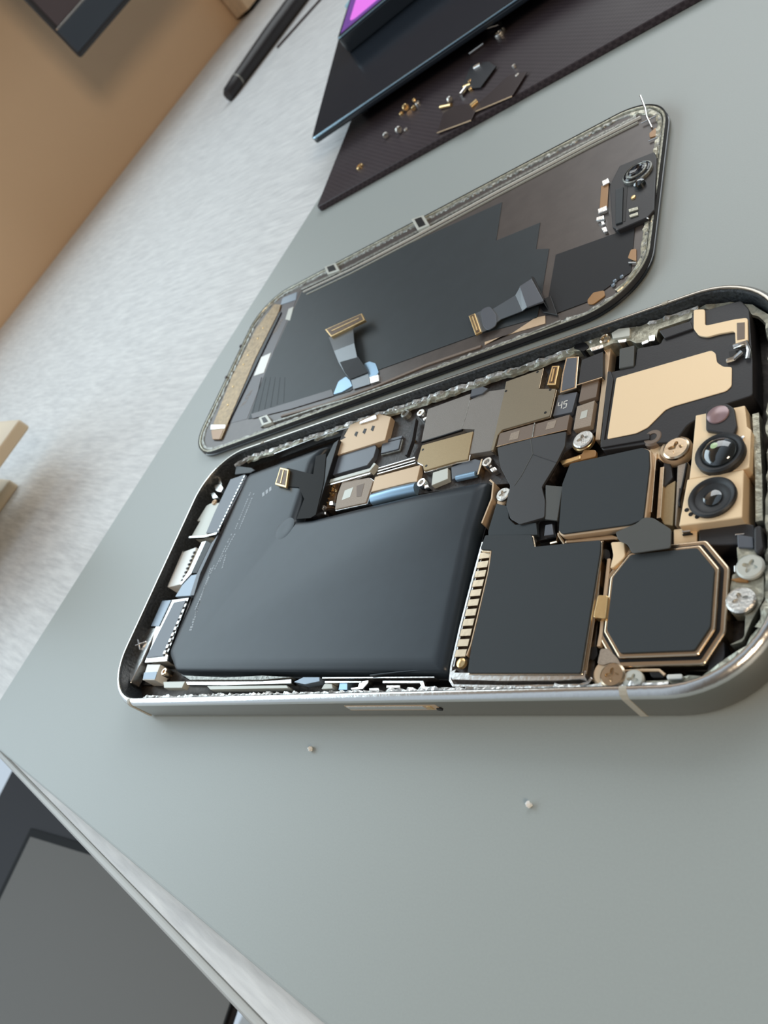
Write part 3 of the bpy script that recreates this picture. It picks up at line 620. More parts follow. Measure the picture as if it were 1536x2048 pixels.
link('contact', yprism(B(), [(x1_ + .6, zm - .7), (x1_ + 1.4, zm - .7), (x1_ + 1.4, zm + .5), (x1_ + .6, zm + .5)], -.15, 0), 'gold', sb, bevel=.1)
link('contact_hole', yprism(B(), roundp([(x1_ + 1.9, zm - 1.1), (x1_ + 2.9, zm - 1.1), (x1_ + 2.9, zm - .2), (x1_ + 1.9, zm - .2)], .4), -.16, 0), 'deep', sb)

# battery: two-step pouch with soft edges
bp_ = [(22.83, 8.22), (17.38, 12.77), (18.76, 62.39), (47.43, 63.81), (44.55, 59.61), (45.65, 42.84), (51.69, 42.19), (80.48, 42.45), (97.07, 41.77), (96.46, 30.51), (97.4, 5.08)]
def inner(p, d): return roundp(offset(p, d), 1.0, 3)
bat = link('battery', loft(B(), [[(x, y, z_) for x, y in inner(bp_, d_)] for d_, z_ in ((.25, 1.1), (.02, 2.5), (0, 4.4), (.12, 5.0), (.4, 5.45), (.9, 5.75), (1.6, 5.92), (2.4, 6.0))], True, True), 'battery', ph, smooth=True)
link('battery_edge', prism(B(), roundp(offset(bp_, -.35), .9, 3), 1.05, 3.2), 'deep', bat, bevel=.4)
bm = B()
def dashes(bm, a_, b_, n, gap, wdt, z0, z1):
    for k in range(n):
        if R_() < gap: continue
        prism(bm, box_on(lerp(a_, b_, k / n), lerp(a_, b_, (k + .65) / n), wdt * (.6 + .5 * R_())), z0, z1)
LN = [[(25.89, 54.35), (25.97, 43.75)], [(24.24, 55.11), (24.32, 44.05)], [(25.01, 42.82), (23.49, 35.15)], [(23.63, 43.07), (22.69, 33.16)], [(21.76, 34.69), (21.66, 22.71)], [(20.97, 33.92), (23.11, 17.38)], [(21.85, 26.38), (23.63, 17.34)], [(24.84, 37.08), (25.69, 33.09)]]
for a_, b_ in LN: dashes(bm, a_, b_, int((Vector(a_) - Vector(b_)).length * 1.6), .10, .42, 5.9, 6.03)
a_, b_ = [(32.4, 54.42), (29.39, 52.8)]; dashes(bm, a_, b_, 3, 0, 1.6, 5.9, 6.03)
link('printed_lines', bm, 'print', bat)
link('swirl_mark', lathe(B(), [(2.9, 5.98), (2.6, 6.03), (1.8, 6.08), (1.0, 6.06), (.05, 6.05)], (43.52, 40.92), 40), 'battery', bat, smooth=True)
link('seam_tape', prism(B(), [(93.66, 24.38), (94.23, 24.18), (95.01, 12.24), (94.24, 12.3), (93.23, 16.88)], 4.9, 5.45), 'deep', bat, bevel=.1)
strip('well_wall', [(96.83, 42.21), (97.77, 41.33), (98.23, 37.88), (97.3, 32.84)], 1.0, 5.0, .35, 'sand', ph)
bc = part('battery_flex', [(35.78, 59.51), (46.85, 54.84), (45.25, 60.48), (48.78, 60.28), (51.65, 51.51), (53.04, 42.58), (51.67, 42.01), (46.84, 42.62), (46.92, 47.98), (43.36, 52.01), (38.76, 53.26)], 6.1, 6.25, 'matte', ph, .05, label='black battery connector cable')
connector([(34.06, 59.51), (37.82, 57.98), (39.63, 52.28), (34.72, 54.35)], 6.3, 7.0, bc)
part('battery_gap', [(24.45, 67.18), (46.57, 68.09), (45.78, 65.75), (25.4, 65.27)], 1.0, 2.0, 'deep', ph, 0)
part('flex_riser', [(49.96, 63.13), (51.34, 63.87), (52.28, 51.5), (52.92, 42.4), (51.31, 42.38), (47.99, 51.8)], 1.0, 6.1, 'deep', ph, .15)

# --- bottom end: speaker, haptic unit, charging port
part('haptic_cover', [(10.87, 62.86), (16.71, 63.04), (18.52, 61.64), (17.78, 56.32), (16.1, 45.1), (10.4, 46.12), (10.2, 52.29)], 1.1, 5.2, 'slate', ph, .15, label='slate cover strip at the bottom end')
def teeth(a_, b_, n, wd, z0, z1, m, par, fill=.6, name='contact_strip'):
    bm = B()
    for k in range(n): prism(bm, box_on(lerp(a_, b_, (k + .2) / n), lerp(a_, b_, (k + .2 + fill) / n), wd), z0, z1)
    return link(name, bm, m, par, bevel=.05)
a_, b_ = [(17.27, 62.42), (15.95, 45.58)]; teeth(a_, b_, 17, .5, 5.1, 5.45, 'silver', ph)
strip('cover_edge', [(18.26, 62.12), (16.54, 53.39), (16.3, 45.64)], 4.9, 5.3, .25, 'deep', ph)
part('port_plate', [(6.31, 56.49), (10.45, 55.61), (10.87, 45.38), (3.51, 46.47), (4.54, 51.1), (2.92, 51.41), (4.29, 56.08)], 1.5, 4.9, 'cream', ph, .12, rnd=.3, label='cream metal plate by the charging port')
strip('cross_bracket', [(3.84, 45.84), (10.89, 44.81), (16.22, 44.83)], 4.8, 5.6, .55, 'silver', ph)
q = (7.83, 56.24); screw(q[0], q[1], 4.9, .8, 'sand', ph)
for s_ in ([(3.74, 66.02), (5.63, 64.26), (7.46, 62.11), (5.53, 62.99)], [(3.8, 62.54), (6.52, 62.76), (8.96, 60.5), (8.53, 59.34), (5.65, 60.41)], [(3.6, 60.02), (5.29, 60.07), (8.38, 57.7), (6.09, 57.79)]):
    part('solder_lug', roundp(s_, .3), 3.0, 5.0, 'silver', ph, .2)
part('corner_pad', [(10.75, 67.31), (18.66, 64.64), (20.98, 63.22), (19.39, 62.79), (12.08, 63.98)], 3.0, 5.3, 'deep', ph, .2)
prt = part('charging_port', [(3.3, 41.98), (8.27, 42.54), (8.64, 41.52), (8.94, 31.78), (3.23, 31.56), (3.42, 33.77)], 1.2, 4.9, 'white', ph, .15, rnd=.3, label='white ribbed charging port housing')
a_, b_ = [(8.66, 41.26), (8.86, 32.1)]; teeth(a_, b_, 8, .7, 4.8, 5.2, 'pcb', prt, .45, 'rib')
strip('port_rib', [(3.03, 42.15), (3.43, 31.48)], 4.7, 5.15, .3, 'silver', prt)
part('black_slot', [(12.05, 43.64), (14.94, 42.4), (14.34, 34), (11.72, 34.35), (11.97, 39.86)], 4.0, 5.2, 'deep', ph, .05)
part('slot_edge', [(10.19, 43.57), (12.05, 43.64), (11.97, 39.86), (11.72, 34.35), (9.33, 31.39), (8.47, 31.85), (10.01, 35.32)], 3.5, 5.1, 'silver', ph, .08)
part('haptic_plate', [(11.92, 33.83), (15.6, 33.88), (16.91, 27.72), (8.83, 28.27), (9.74, 31.39)], 2.0, 5.0, 'slate_lt', ph, .08, label='pale blue-grey plate by the charging port')
part('slim_cover', [(15.12, 42.3), (16.58, 44.7), (15.95, 33.72), (17.26, 27.57), (15.58, 27.76), (14.52, 33.91)], 2.0, 5.25, 'slate', ph, .05)
spk = part('bottom_speaker', [(2.57, 27.83), (15.71, 27.55), (16.24, 24.74), (16.28, 13.16), (17.05, 11.13), (7.72, 11.18), (7.44, 15.74)], 1.2, 4.8, 'silver', ph, .2)
link('speaker_face', prism(B(), [(9.49, 26.6), (14.45, 26.68), (15.02, 12.38), (8.09, 12.26)], 4.8, 5.1), 'slate', spk, bevel=.08)
link('speaker_inset', prism(B(), [(3.72, 27.71), (7.74, 27.46), (7.45, 20.49), (3.75, 20.79)], 4.8, 5.0), 'slate_lt', spk, bevel=.05)
a_, b_ = [(15.49, 25.89), (15.18, 12.42)]; teeth(a_, b_, 9, .9, 4.9, 5.25, 'silver', spk, .55)
strip('speaker_lip', [(15.6, 27.42), (16.89, 12.48)], 4.8, 5.3, .18, 'deep', spk)
part('edge_bracket', [(2.75, 20.69), (6.11, 20.42), (6.07, 11.5), (5.21, 6.25), (3.53, 7.51), (1.35, 12.14), (1.09, 18.12)], 2.0, 4.6, 'silver', ph, .2, label='bright bracket beside the bottom speaker')
for a_, b_ in ([(-1.73, 18.77), (1.4, 16.39)], [(1.86, 15.51), (4.25, 16.76)], [(1.79, 17.01), (3.11, 14.8)]):
    link('spring_finger', tube(B(), [(*a_, 5.6), (*b_, 4.8)], .2), 'silver', ph, smooth=True)
sp2 = part('small_plate', [(9.03, 10.75), (14.54, 10.5), (14.94, 6.75), (9.86, 6.91)], 1.2, 4.6, 'white', ph, .1)
link('plate_shadow_band', prism(B(), [(9.36, 8.67), (14.68, 8.67), (15.11, 6.9), (10.09, 7.06)], 4.6, 4.7), 'slate_lt', sp2)
q = (17.84, 8.5); disc('standoff', q[0], q[1], 3.0, [(.95, 0), (.95, 1.8), (.8, 2.0), (.45, 2.0), (.4, 1.5)], 'rim_gold', ph)
part('dark_corner_well', [(-1.13, 8.1), (5.24, 8.11), (13.61, 10.04), (15.3, 7.61), (8.11, 7.02), (0.1, 7.44)], 1.0, 1.6, 'deep', ph, 0)

# --- near side strip: brackets and flat cables between battery and frame
NS = [([(27.58, 5.9), (53.02, 5.21), (61.26, 5.38), (61.65, 4.57), (41.72, 4.72), (28.67, 5.14)], 'silver'), ([(19.23, 6.07), (27.58, 5.9), (27.36, 4.44), (20.57, 4.6)], 'cream'),
      ([(25.69, 7.36), (40.98, 6.39), (52.62, 6.4), (61.29, 5.77), (53.1, 5.48), (28.79, 6.25)], 'rail'), ([(36.15, 4.6), (60.77, 4.11), (61.49, 3.52), (37.74, 3.79)], 'cream'),
      ([(62.19, 4.78), (64.42, 5.66), (68.74, 5.51), (69.09, 4.7), (65.5, 4.21)], 'slate_lt'),
      ([(70.55, 4.64), (79.49, 4.36), (79.61, 4.04), (70.72, 4.24)], 'silver'), ([(74.2, 4.61), (75.99, 4.56), (76.63, 2.92), (74.47, 2.97)], 'foil'),
      ([(84.07, 4.42), (92.74, 4.15), (93.44, 3.12), (95.62, 3.14), (96.25, 2.6), (93.23, 2.51), (92.22, 3.7), (84.24, 3.93)], 'silver'), ([(85.29, 3.51), (88.28, 3.44), (88.44, 2.96), (85.46, 3.03)], 'silver'),
      ([(78.96, 4.32), (80.93, 4.55), (81.09, 4.11), (80.21, 2.98), (77.6, 2.9), (77.27, 3.25), (78.93, 3.39)], 'silver'), ([(70.56, 4.21), (72.41, 4.15), (72.98, 3.24), (70.16, 3.21)], 'cream'),
      ([(81.68, 3.03), (83.84, 3.07), (84.2, 2.55), (82.04, 2.54)], 'silver'), ([(69.36, 5.5), (94.83, 4.79), (94.91, 4.51), (69.49, 5.19)], 'silver'),
      ([(92.56, 3.22), (97.52, 2.67), (97.84, 2.04), (92.53, 2.25)], 'ledge2')]
for poly, m_ in NS: part('side_bracket', poly, 3.4, 4.8 + R_() * .3, m_, ph, .08)
strip('foil_fold', [(81.4, 5.23), (87.73, 5.57), (94.7, 5.79)], 5.0, 5.4, .18, 'battery', ph)

# --- logic board with shields, chips, labels
lb = part('logic_board', [(49.73, 45.92), (48.43, 58.96), (48.23, 70.93), (59.14, 71.72), (69.1, 73.12), (91.42, 73.44), (103.05, 72.84), (115.5, 68.94), (116.21, 48.86), (110.54, 45.63), (108.55, 40.31), (96.58, 42.06), (91.4, 43.04), (80.53, 43.89), (65.95, 44.12)], 1.2, 3.6, 'pcb', ph, .1)
def sh(name, poly, z0, z1, m, rim=None, **kw):
    o = part(name, poly, z0, z1, m, lb, kw.pop('bev', .1), **kw)
    if rim: link('shield_rim', prism(B(), offset(poly, -.18), z0, z1 - .35), rim, o, bevel=.12)
    return o
sim = sh('card_shield', [(51.01, 59.81), (50.45, 64.32), (52.4, 64.71), (51.52, 65.36), (52.38, 68.5), (60.16, 69.52), (65.38, 66.78), (65.97, 60.02)], 3.6, 5.2, 'sand', None, label='tan shield with three dark slots')
for s_ in ([(55.13, 64.56), (55.29, 65.53), (56.1, 65.21), (56.07, 63.79)], [(57.68, 64.55), (57.89, 65.62), (58.73, 65.29), (58.65, 63.78)], [(60.19, 64.55), (60.31, 65.75), (61.15, 65.38), (61.14, 63.85)]):
    link('slot', prism(B(), s_, 5.2, 5.25), 'deep', sim)
link('bright_flap', prism(B(), [(55.84, 67.97), (60.57, 68.76), (61.32, 67.19), (56.08, 67.31)], 5.2, 5.6), 'silver', sim, bevel=.1)
sh('card_tray_plate', [(47.79, 60.86), (49.85, 60.49), (62.64, 60.2), (63.46, 58.96), (63.6, 56.43), (62.41, 54.46), (49.04, 54.33)], 3.6, 4.8, 'slate', None, label='slate plate below the slotted shield')
strip('tray_rail', [(49.72, 52.4), (55.6, 52.53), (64.1, 52.6), (65.06, 54.08)], 3.6, 5.1, .9, 'cream', lb)
strip('tray_rail', [(50.83, 51.25), (56.11, 51.25), (64.91, 51.36)], 3.6, 5.3, .35, 'silver', lb)
s2 = sh('modem_shield', [(56.33, 51.2), (64.68, 50.47), (66.18, 49.36), (66.12, 43.77), (57.08, 43.95), (56.25, 47.92)], 3.6, 5.0, 'label', 'silver', rnd=.2, label='pale gold shield with printed square')
link('printed_square', prism(B(), [(58.26, 48.57), (60.65, 48.88), (60.67, 46.34), (58.3, 46.01)], 5.0, 5.04), 'cream', s2)
link('plain_square', prism(B(), [(61.56, 49.01), (63.76, 49.17), (64.09, 45.75), (62.74, 45.89)], 5.0, 5.04), 'brown', s2)
br = sh('brown_board_section', [(48.87, 51.68), (54.21, 51.69), (55.16, 45.42), (51.71, 45.96)], 3.6, 4.0, 'pcbbrown')
bm = B()
for i in range(28):
    t, u_ = R_(), R_(); q = lerp(lerp((49.81, 50.93), (53.93, 51.4), t), lerp((51.31, 46.91), (54.85, 46.16), t), u_)
    prism(bm, [(q[0], q[1]), (q[0] + .3, q[1]), (q[0] + .3, q[1] + .25), (q[0], q[1] + .25)], 4.0, 4.3)
link('capacitors', bm, 'gold', br)
sh('rail_block', [(65.85, 52.71), (76.09, 52.91), (76.6, 51.79), (66.37, 51.22)], 3.6, 4.3, 'brown')
for s_ in ([(66.55, 52.49), (76.38, 52.72)], [(66.65, 51.68), (76.63, 51.89)], [(66.73, 50.91), (77.03, 51.13)]): strip('silver_rail', s_, 3.6, 5.0, .28, 'silver', lb)
sh('gold_plate', [(66.22, 50.34), (78.46, 50.35), (78.72, 46.19), (76.98, 46.44), (66.51, 46.44)], 3.6, 4.9, 'sand', None, label='flat sand-gold plate above the foil roll')
fr_ = [(67.26, 44.83), (78.76, 44.94)]
link('foil_roll', tube(B(), [(*fr_[0], 4.1), (*lerp(*fr_, .5), 4.3), (*fr_[1], 4.1)], 1.35, 16), 'foil', lb, smooth=True)['label'] = 'pale blue reflective foil roll'
chip = sh('chip', [(64.45, 60.06), (69.9, 59.85), (70.08, 57.06), (65.06, 57.21)], 3.6, 4.4, 'slate', 'rail')
sh('chip_block', [(62.46, 61.22), (69.88, 60.86), (69.93, 60.14), (62.96, 60.35)], 3.6, 4.3, 'slate')
strip('coax_cable', [(73.13, 63.77), (73.99, 57.54), (73.75, 53.86)], 4.2, 5.2, .6, 'black', lb)
q = (68.94, 67.04); disc('coax_socket', q[0], q[1], 3.6, [(1.1, 0), (1.1, 1.1), (.8, 1.3), (.6, 1.2), (.5, .6), (.2, .9), (.05, .9)], 'rail', lb)
q = (73.4, 58.65); disc('solder_dot', q[0], q[1], 3.7, [(.4, 0), (.35, .5), (.05, .6)], 'gold', lb, 12)
g1 = sh('main_shield', [(75.97, 65.65), (86.91, 66.19), (87.03, 64.33), (91.28, 65.19), (95.28, 64.4), (95.78, 63.52), (95.54, 49.11), (90.48, 49.69), (90.26, 55.81), (87.07, 56.88), (76.86, 56.5)], 3.6, 5.0, 'grsh', None, label='grey woven shield over the main chip')
strip('shield_seam', [(76.86, 56.5), (81.76, 56.56), (87.12, 56.7)], 4.6, 5.06, .3, 'deep', g1)
strip('shield_line', [(87.17, 64.18), (87.24, 59.87), (86.92, 57.18)], 5.0, 5.03, .12, 'rail', g1)
g2 = sh('power_shield', [(77.54, 55.34), (90.22, 55.19), (90.66, 48.27), (87.74, 48.49), (80.17, 48.22), (79.29, 50.03), (77.55, 51.16)], 3.6, 5.2, 'gshield', 'silver', label='gold-bronze shield below the grey one')
g3 = sh('radio_shield', [(95.44, 66.03), (103.51, 66.33), (103.53, 61.27), (107.31, 59.92), (107.14, 53.52), (97.29, 53.39), (96.51, 52.38), (96.32, 48.91), (95.72, 48.91), (95.6, 63.49)], 3.6, 5.25, 'olive', None, label='olive-bronze shield')
strip('shield_edge', [(107.21, 59.86), (107.07, 53.57), (97.14, 53.49)], 3.6, 5.0, .5, 'rim_gold', g3)
strip('shield_edge', [(96.98, 53.54), (96.12, 52.65), (95.97, 48.84)], 3.6, 5.0, .4, 'rim_gold', g3)
strip('shield_edge', [(103.48, 66.52), (103.44, 61.48)], 3.6, 5.1, .3, 'rim_gold', g3)
for par_, pts_ in ((g3, [(102.5, 65.86), (106.2, 60.07), (106.12, 54.63), (96.03, 63.35)]), (g2, [(80.45, 49.36), (78.21, 54)])):
    for q in pts_: disc('shield_hole', q[0], q[1], 5.2 if par_ is g2 else 5.25, [(.28, 0), (.28, .03), (.05, .03)], 'deep', par_, 12)
sh('dark_block', [(87.19, 66.86), (89.91, 66.61), (91.47, 65.5), (90.37, 64.64), (87.36, 64.79)], 3.6, 5.4, 'slate')
cn = sh('gold_connector', [(105.22, 66.71), (106.89, 66.12), (106.83, 61.32), (104.96, 62.01)], 3.6, 4.9, 'gold')
link('connector_slot', prism(B(), offset([(105.22, 66.71), (106.89, 66.12), (106.83, 61.32), (104.96, 62.01)], .4), 4.9, 4.95), 'pcbbrown', cn)
link('connector_tongue', prism(B(), box_on((105.99, 65.54), (105.96, 62.31), .35), 4.9, 5.1), 'gold', cn)
c3 = sh('outlined_chip', [(108.15, 67.47), (110.91, 66.7), (111.53, 58.71), (108.29, 58.67), (107.99, 63.16)], 3.6, 5.1, 'rim_gold', None, label='chip in a thin bright outline')
link('chip_face', prism(B(), offset([(108.15, 67.47), (110.91, 66.7), (111.53, 58.71), (108.29, 58.67), (107.99, 63.16)], .35), 5.1, 5.16), 'slate', c3)
sh('black_block', [(111.78, 65.22), (115.85, 65.65), (116.58, 59.34), (111.96, 59.26)], 3.6, 5.3, 'black', None, label='black connector cover')
strip('block_edge', [(111.73, 59.19), (116.5, 59.23)], 4.0, 5.3, .25, 'rim_gold', lb)
sh('taupe_chip', [(112.35, 59.32), (115.63, 59.24), (115.61, 55.46), (112.26, 55.36)], 3.6, 4.8, 'brown')
tc_ = sh('coded_chip', [(112.13, 54.47), (115.45, 54.74), (115.44, 49.14), (112.18, 49.18)], 3.6, 4.8, 'label')
link('code_square', prism(B(), [(113.27, 52.85), (114.42, 52.93), (114.39, 51.27), (113.12, 51.22)], 4.8, 4.84), 'cream', tc_)
ml_ = sh('marked_label', [(107.63, 58.81), (111.52, 58.25), (111.15, 53.62), (107.34, 53.92)], 3.6, 4.6, 'slate')
bm = B()
for s_ in ([(108.8, 56.85), (108.86, 55.23)], [(108.1, 56.06), (108.78, 56.09)], [(109.23, 56.71), (109.9, 56.73)], [(109.23, 56.71), (109.22, 56.07)], [(109.22, 56.07), (109.82, 56.06)], [(109.82, 56.06), (109.79, 55.18)], [(109.21, 55.12), (109.79, 55.18)], [(108.11, 56.86), (108.1, 56.06)]):
    prism(bm, box_on(s_[0], s_[1], .16), 4.6, 4.64)
link('label_print', bm, 'white', ml_)
b1 = sh('taupe_label_strip', [(96.68, 52.81), (103.75, 52.85), (104.4, 52.71), (111.18, 52.75), (111.12, 49.35), (104.28, 49.55), (96.75, 49.73)], 3.6, 5.1, 'brown')
for s_ in ([(99.37, 52.01), (101.25, 52.09), (101.19, 50.2), (99.29, 50.28)], [(106.97, 52.22), (108.73, 52.23), (108.48, 50.52), (106.77, 50.57)]): link('data_code', prism(B(), s_, 5.1, 5.14), 'label', b1)
strip('label_edge', [(96.78, 49.63), (104.29, 49.48), (111.14, 49.25)], 4.8, 5.2, .18, 'rim_gold', b1)
strip('label_edge', [(104.22, 52.92), (104.37, 49.52)], 4.8, 5.25, .2, 'rail', b1)
part('gold_bracket', [(115.7, 68.11), (116.72, 67.69), (117.37, 45.77), (116.44, 46.04)], 2.0, 4.4, 'sand', ph, .1)
# small parts under the grey shield
sh('white_component', [(82.28, 47.55), (85.86, 47.8), (86.6, 45.03), (82.87, 44.31)], 3.6, 4.8, 'cream')
sh('dark_strip', [(86.46, 47.97), (91.89, 48.49), (93.29, 47.8), (93.35, 44.95), (87.46, 44.82)], 3.6, 4.6, 'slate')
a_, b_ = [(88.56, 44.87), (92.93, 44.8)]; link('silver_tube', tube(B(), [(*a_, 4.4), (*b_, 4.4)], .65, 12), 'foil', lb, smooth=True)
strip('gold_post', [(94.07, 47.47), (94.01, 43.89)], 3.6, 5.2, .4, 'rim_gold', lb)
def standoff(c_, r, z0, h, m='silver', par=None):
    return disc('standoff', c_[0], c_[1], z0, [(r, 0), (r, h * .75), (r * .85, h), (r * .5, h), (r * .42, h * .5), (.05, h * .45)], m, par or lb)
standoff((95.57, 46.28), 1.15, 3.6, 1.8); standoff((80.34, 45.41), 1.1, 3.6, 1.6); standoff((74.3, 65.06), 1.05, 3.6, 1.6)
standoff((51.87, 45.43), 1.1, 3.6, 1.4); standoff((73.97, 65.26), .9, 3.6, 1.5)
for s_ in ([(96.07, 44.88), (97.17, 45.22), (97.97, 44.25), (96.88, 43.91)], [(80.89, 44.77), (81.88, 44.86), (82.49, 43.91), (81.33, 43.86)], [(74.98, 63.5), (76.02, 63.73), (76.6, 62.98), (75.63, 62.55)], [(50.51, 44.82), (54.06, 44.1), (54.45, 43.18), (51.14, 43.83)], [(54.13, 46.81), (55.15, 46.76), (55.91, 45.41), (54.38, 45.73)]):
    sh('solder_lug', s_, 3.6, 4.9, 'silver', bev=.2)
def cross_screw(c_, r, z0, m, par): return screw(c_[0], c_[1], z0, r, m, par, h=.55, recess=.42, depth=.35)
cross_screw((100.85, 37.88), 1.35, 5.0, 'screwmetal', ph)
cross_screw((114.75, 45.94), 1.75, 5.0, 'screwmetal', ph)
q = (114.34, 46.23); disc('screw_washer', q[0], q[1], 4.0, [(1.95, 0), (1.95, .6), (1.6, 1.0), (.05, 1.0)], 'gold', ph)
q = (100.32, 37.33); disc('screw_washer', q[0], q[1], 3.0, [(1.2, 0), (1.2, 1.4), (1.0, 1.6), (.05, 1.6)], 'sand', ph)
part('orange_flex', roundp([(110.92, 42.98), (114.63, 43.42), (114.76, 44.24), (117.05, 43.61), (117.24, 42.15), (114.07, 42.15), (111.35, 41.87)], .4), 4.0, 4.7, 'orange', ph, .1)
part('gold_tab', [(110.68, 42.9), (114.44, 43.05), (114.54, 42.31), (111.22, 41.9)], 4.0, 4.85, 'gold', ph, .1)

# --- black tape over the connectors
tp_ = part('black_tape', roundp([(97.49, 48.7), (104.75, 48.8), (111.51, 48.31), (111.76, 45.05), (110.74, 41.87), (108.7, 37.31), (109.86, 34.31), (110.31, 31.03), (105.84, 30.52), (103.69, 32.06), (102.25, 35.11), (102.24, 39.09), (99.32, 43.65)], .35, 3), 5.3, 5.75, 'tape', ph, .15, label='charcoal tape over the connectors')
strip('tape_fold', [(104.51, 48.62), (105.59, 44.99), (104.11, 40.67), (103.1, 38.89)], 5.74, 5.80, .16, 'tapeg', tp_)
strip('tape_fold', [(105.59, 44.99), (110.74, 41.87)], 5.74, 5.82, .16, 'black', tp_)
part('tape_flap', [(109.27, 37.73), (112.58, 36.68), (112.68, 30.05), (110.36, 30.76), (109.86, 34.31)], 5.2, 5.6, 'tapeg', ph, .1)
part('lower_tape', [(99.84, 36.17), (102.56, 35.03), (103.1, 32.43), (104.74, 30.9), (108.66, 30.56), (109.36, 28.08), (99.66, 29.53), (99.4, 30.66)], 4.6, 5.4, 'graph', ph, .1)
part('tape_gap', [(108.68, 31.46), (111.47, 31.19), (111.86, 28.78), (112.28, 27.69), (109.11, 27.64), (108.56, 30.69)], 3.6, 4.4, 'deep', ph, .05)
part('blue_chip', [(110.28, 29.98), (111.51, 30.01), (112.11, 27.85), (110.4, 27.9)], 4.2, 5.1, 'slate', ph, .1)

# --- square pad over the selfie-side camera can
def can(name, pad, rimw, z0, z1, m, padz, label, rims=2, par=ph, rr0=.5):
    o = part(name, roundp(offset(pad, -rimw), rr0), z0, z1, m, par, .22, seg=3, label=label)
    link('foam_pad', prism(B(), roundp(pad, .3, 2), z1, padz), 'foam', o, bevel=.07)
    return o
f1p = [(113.75, 40.46), (126.01, 40.31), (127.09, 39.55), (127.47, 36.5), (127.37, 26.91), (125.4, 26.43), (114.5, 26.79), (113.79, 27.43), (112.96, 36.52)]
can('upper_can', f1p, .25, 4.6, 6.0, 'sand', 6.35, 'small gold can under the upper square pad', rr0=.4)
for s_, k in (([(127.51, 39.77), (127.7, 28.84)], .55), ([(128.22, 39.74), (127.69, 38.26), (128.2, 34.7), (128.88, 27.76)], .0), ([(128.88, 36.74), (129.08, 27.59)], .6)):
    if k: strip('gold_bar', s_, 3.6, 5.2, k, 'rim_gold', ph)
part('bronze_wall', [(128.87, 33.53), (130.71, 34.38), (130.87, 26.43), (129.61, 26.91), (128.89, 28.02)], 2.5, 4.4, 'gshield', ph, .1)
part('slanted_bracket', [(127.44, 40.1), (128.64, 40.31), (129.97, 37.02), (130.34, 34.84), (129.19, 33.32), (128.68, 37.08), (128.81, 38.11), (127.91, 38.48)], 3.0, 4.6, 'black', ph, .1)
part('bridge_bar', [(114.49, 26.27), (122.2, 25.92), (123.26, 25.36), (123.2, 24.96), (114.57, 25.74)], 4.4, 5.3, 'rim_gold', ph, .15)
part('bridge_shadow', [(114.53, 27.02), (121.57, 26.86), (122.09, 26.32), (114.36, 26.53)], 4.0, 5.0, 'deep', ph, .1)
link('bent_clip', tube(B(), [(*(111.93, 26.29), 5.0), (*(113.19, 26.21), 5.3), (*(113.25, 27.37), 5.6), (*(114.36, 25.76), 5.0)], .28), 'rim_gold', ph, smooth=True)
part('corner_tape', roundp([(123.44, 25.32), (126.46, 26.22), (127.54, 27.1), (128.92, 26.78), (131.74, 24.29), (131.86, 21.3), (126.44, 21.25), (125.53, 22.92), (124.16, 23.74)], .4), 6.35, 6.6, 'tapeg', ph, .08, label='grey tape patch between the two larger pads')

# --- large square can with its contact teeth
f2p = [(99.25, 26.56), (99.61, 29.29), (108.82, 27.72), (109.66, 25.35), (121.01, 24.67), (121.2, 22.73), (120.75, 3.78), (102.1, 4.48), (101.73, 9.25), (101.89, 13.86), (101.93, 21.83), (101.69, 26.05)]
lc = can('lower_can', f2p, .15, 3.6, 5.8, 'rim_gold', 6.15, 'large can under the biggest square pad', rr0=.3)
lcb = link('can_base', prism(B(), roundp([(97.99, 27.49), (97.9, 4.07), (98.96, 2.73), (120.76, 2.47), (121.91, 3.32), (120.75, 25.46), (120.22, 25.76), (112.6, 26.16), (100.72, 26.93)], .8), 1.2, 4.7), 'chassis', ph, bevel=.1)
a_, b_ = [(99.94, 26.69), (99.45, 7.4)]; teeth(a_, b_, 11, 2.1, 4.4, 5.5, 'rim_gold', lc, .72, 'contact_teeth')
strip('gold_lip', [(101.26, 26.54), (101.64, 22.16), (101.37, 9.31), (101.02, 7.47)], 5.0, 5.9, .22, 'sand', lc)
strip('bright_rail', [(98.88, 5.19), (99.23, 4.31), (108.53, 3.79), (116.56, 3.63), (121.19, 3.72)], 4.4, 5.7, 1.15, 'silver', lc)
strip('dark_groove', [(98.72, 3.75), (108.24, 3.37), (120.78, 3.12)], 3.6, 4.6, .5, 'deep', lc)
strip('bright_rail', [(98.42, 28.89), (98.04, 21.06), (97.8, 13.22), (97.82, 6.22), (98.19, 3.97), (99, 3.1), (108.38, 2.7), (120.13, 2.58), (121.34, 2.98), (121.79, 3.58)], 3.6, 5.0, .42, 'silver', lc)
strip('bright_rail', [(99.26, 26.92), (98.52, 17.7), (98.35, 10.7), (98.47, 6.1)], 3.6, 5.2, .25, 'silver', lc)
q = (100.07, 6.45); disc('rim_stud', q[0], q[1], 5.2, [(.9, 0), (.8, .5), (.4, .7), (.05, .7)], 'gold', lc, 16)
strip('right_rail', [(120.87, 24.96), (121.25, 15.53), (121.05, 3.96)], 3.6, 5.5, .45, 'rim_gold', lc)
part('spine_groove', [(120.19, 25.95), (120.95, 26.26), (121.89, 23.31), (121.38, 16.39), (121.03, 4.69), (120.66, 4.7), (120.41, 16.5)], 1.2, 2.5, 'deep', ph, 0)
strip('spine_bar', [(122.16, 21.9), (122.29, 15.42), (122.42, 10.06), (122.31, 8.03)], 3.0, 5.2, .5, 'sand', ph)
part('spine_tab', roundp([(121.73, 15.52), (123.29, 15.24), (123.35, 11.61), (121.46, 12.04)], .3), 4.8, 6.1, 'gold', ph, .25, label='bright gold tab joining the two cans')
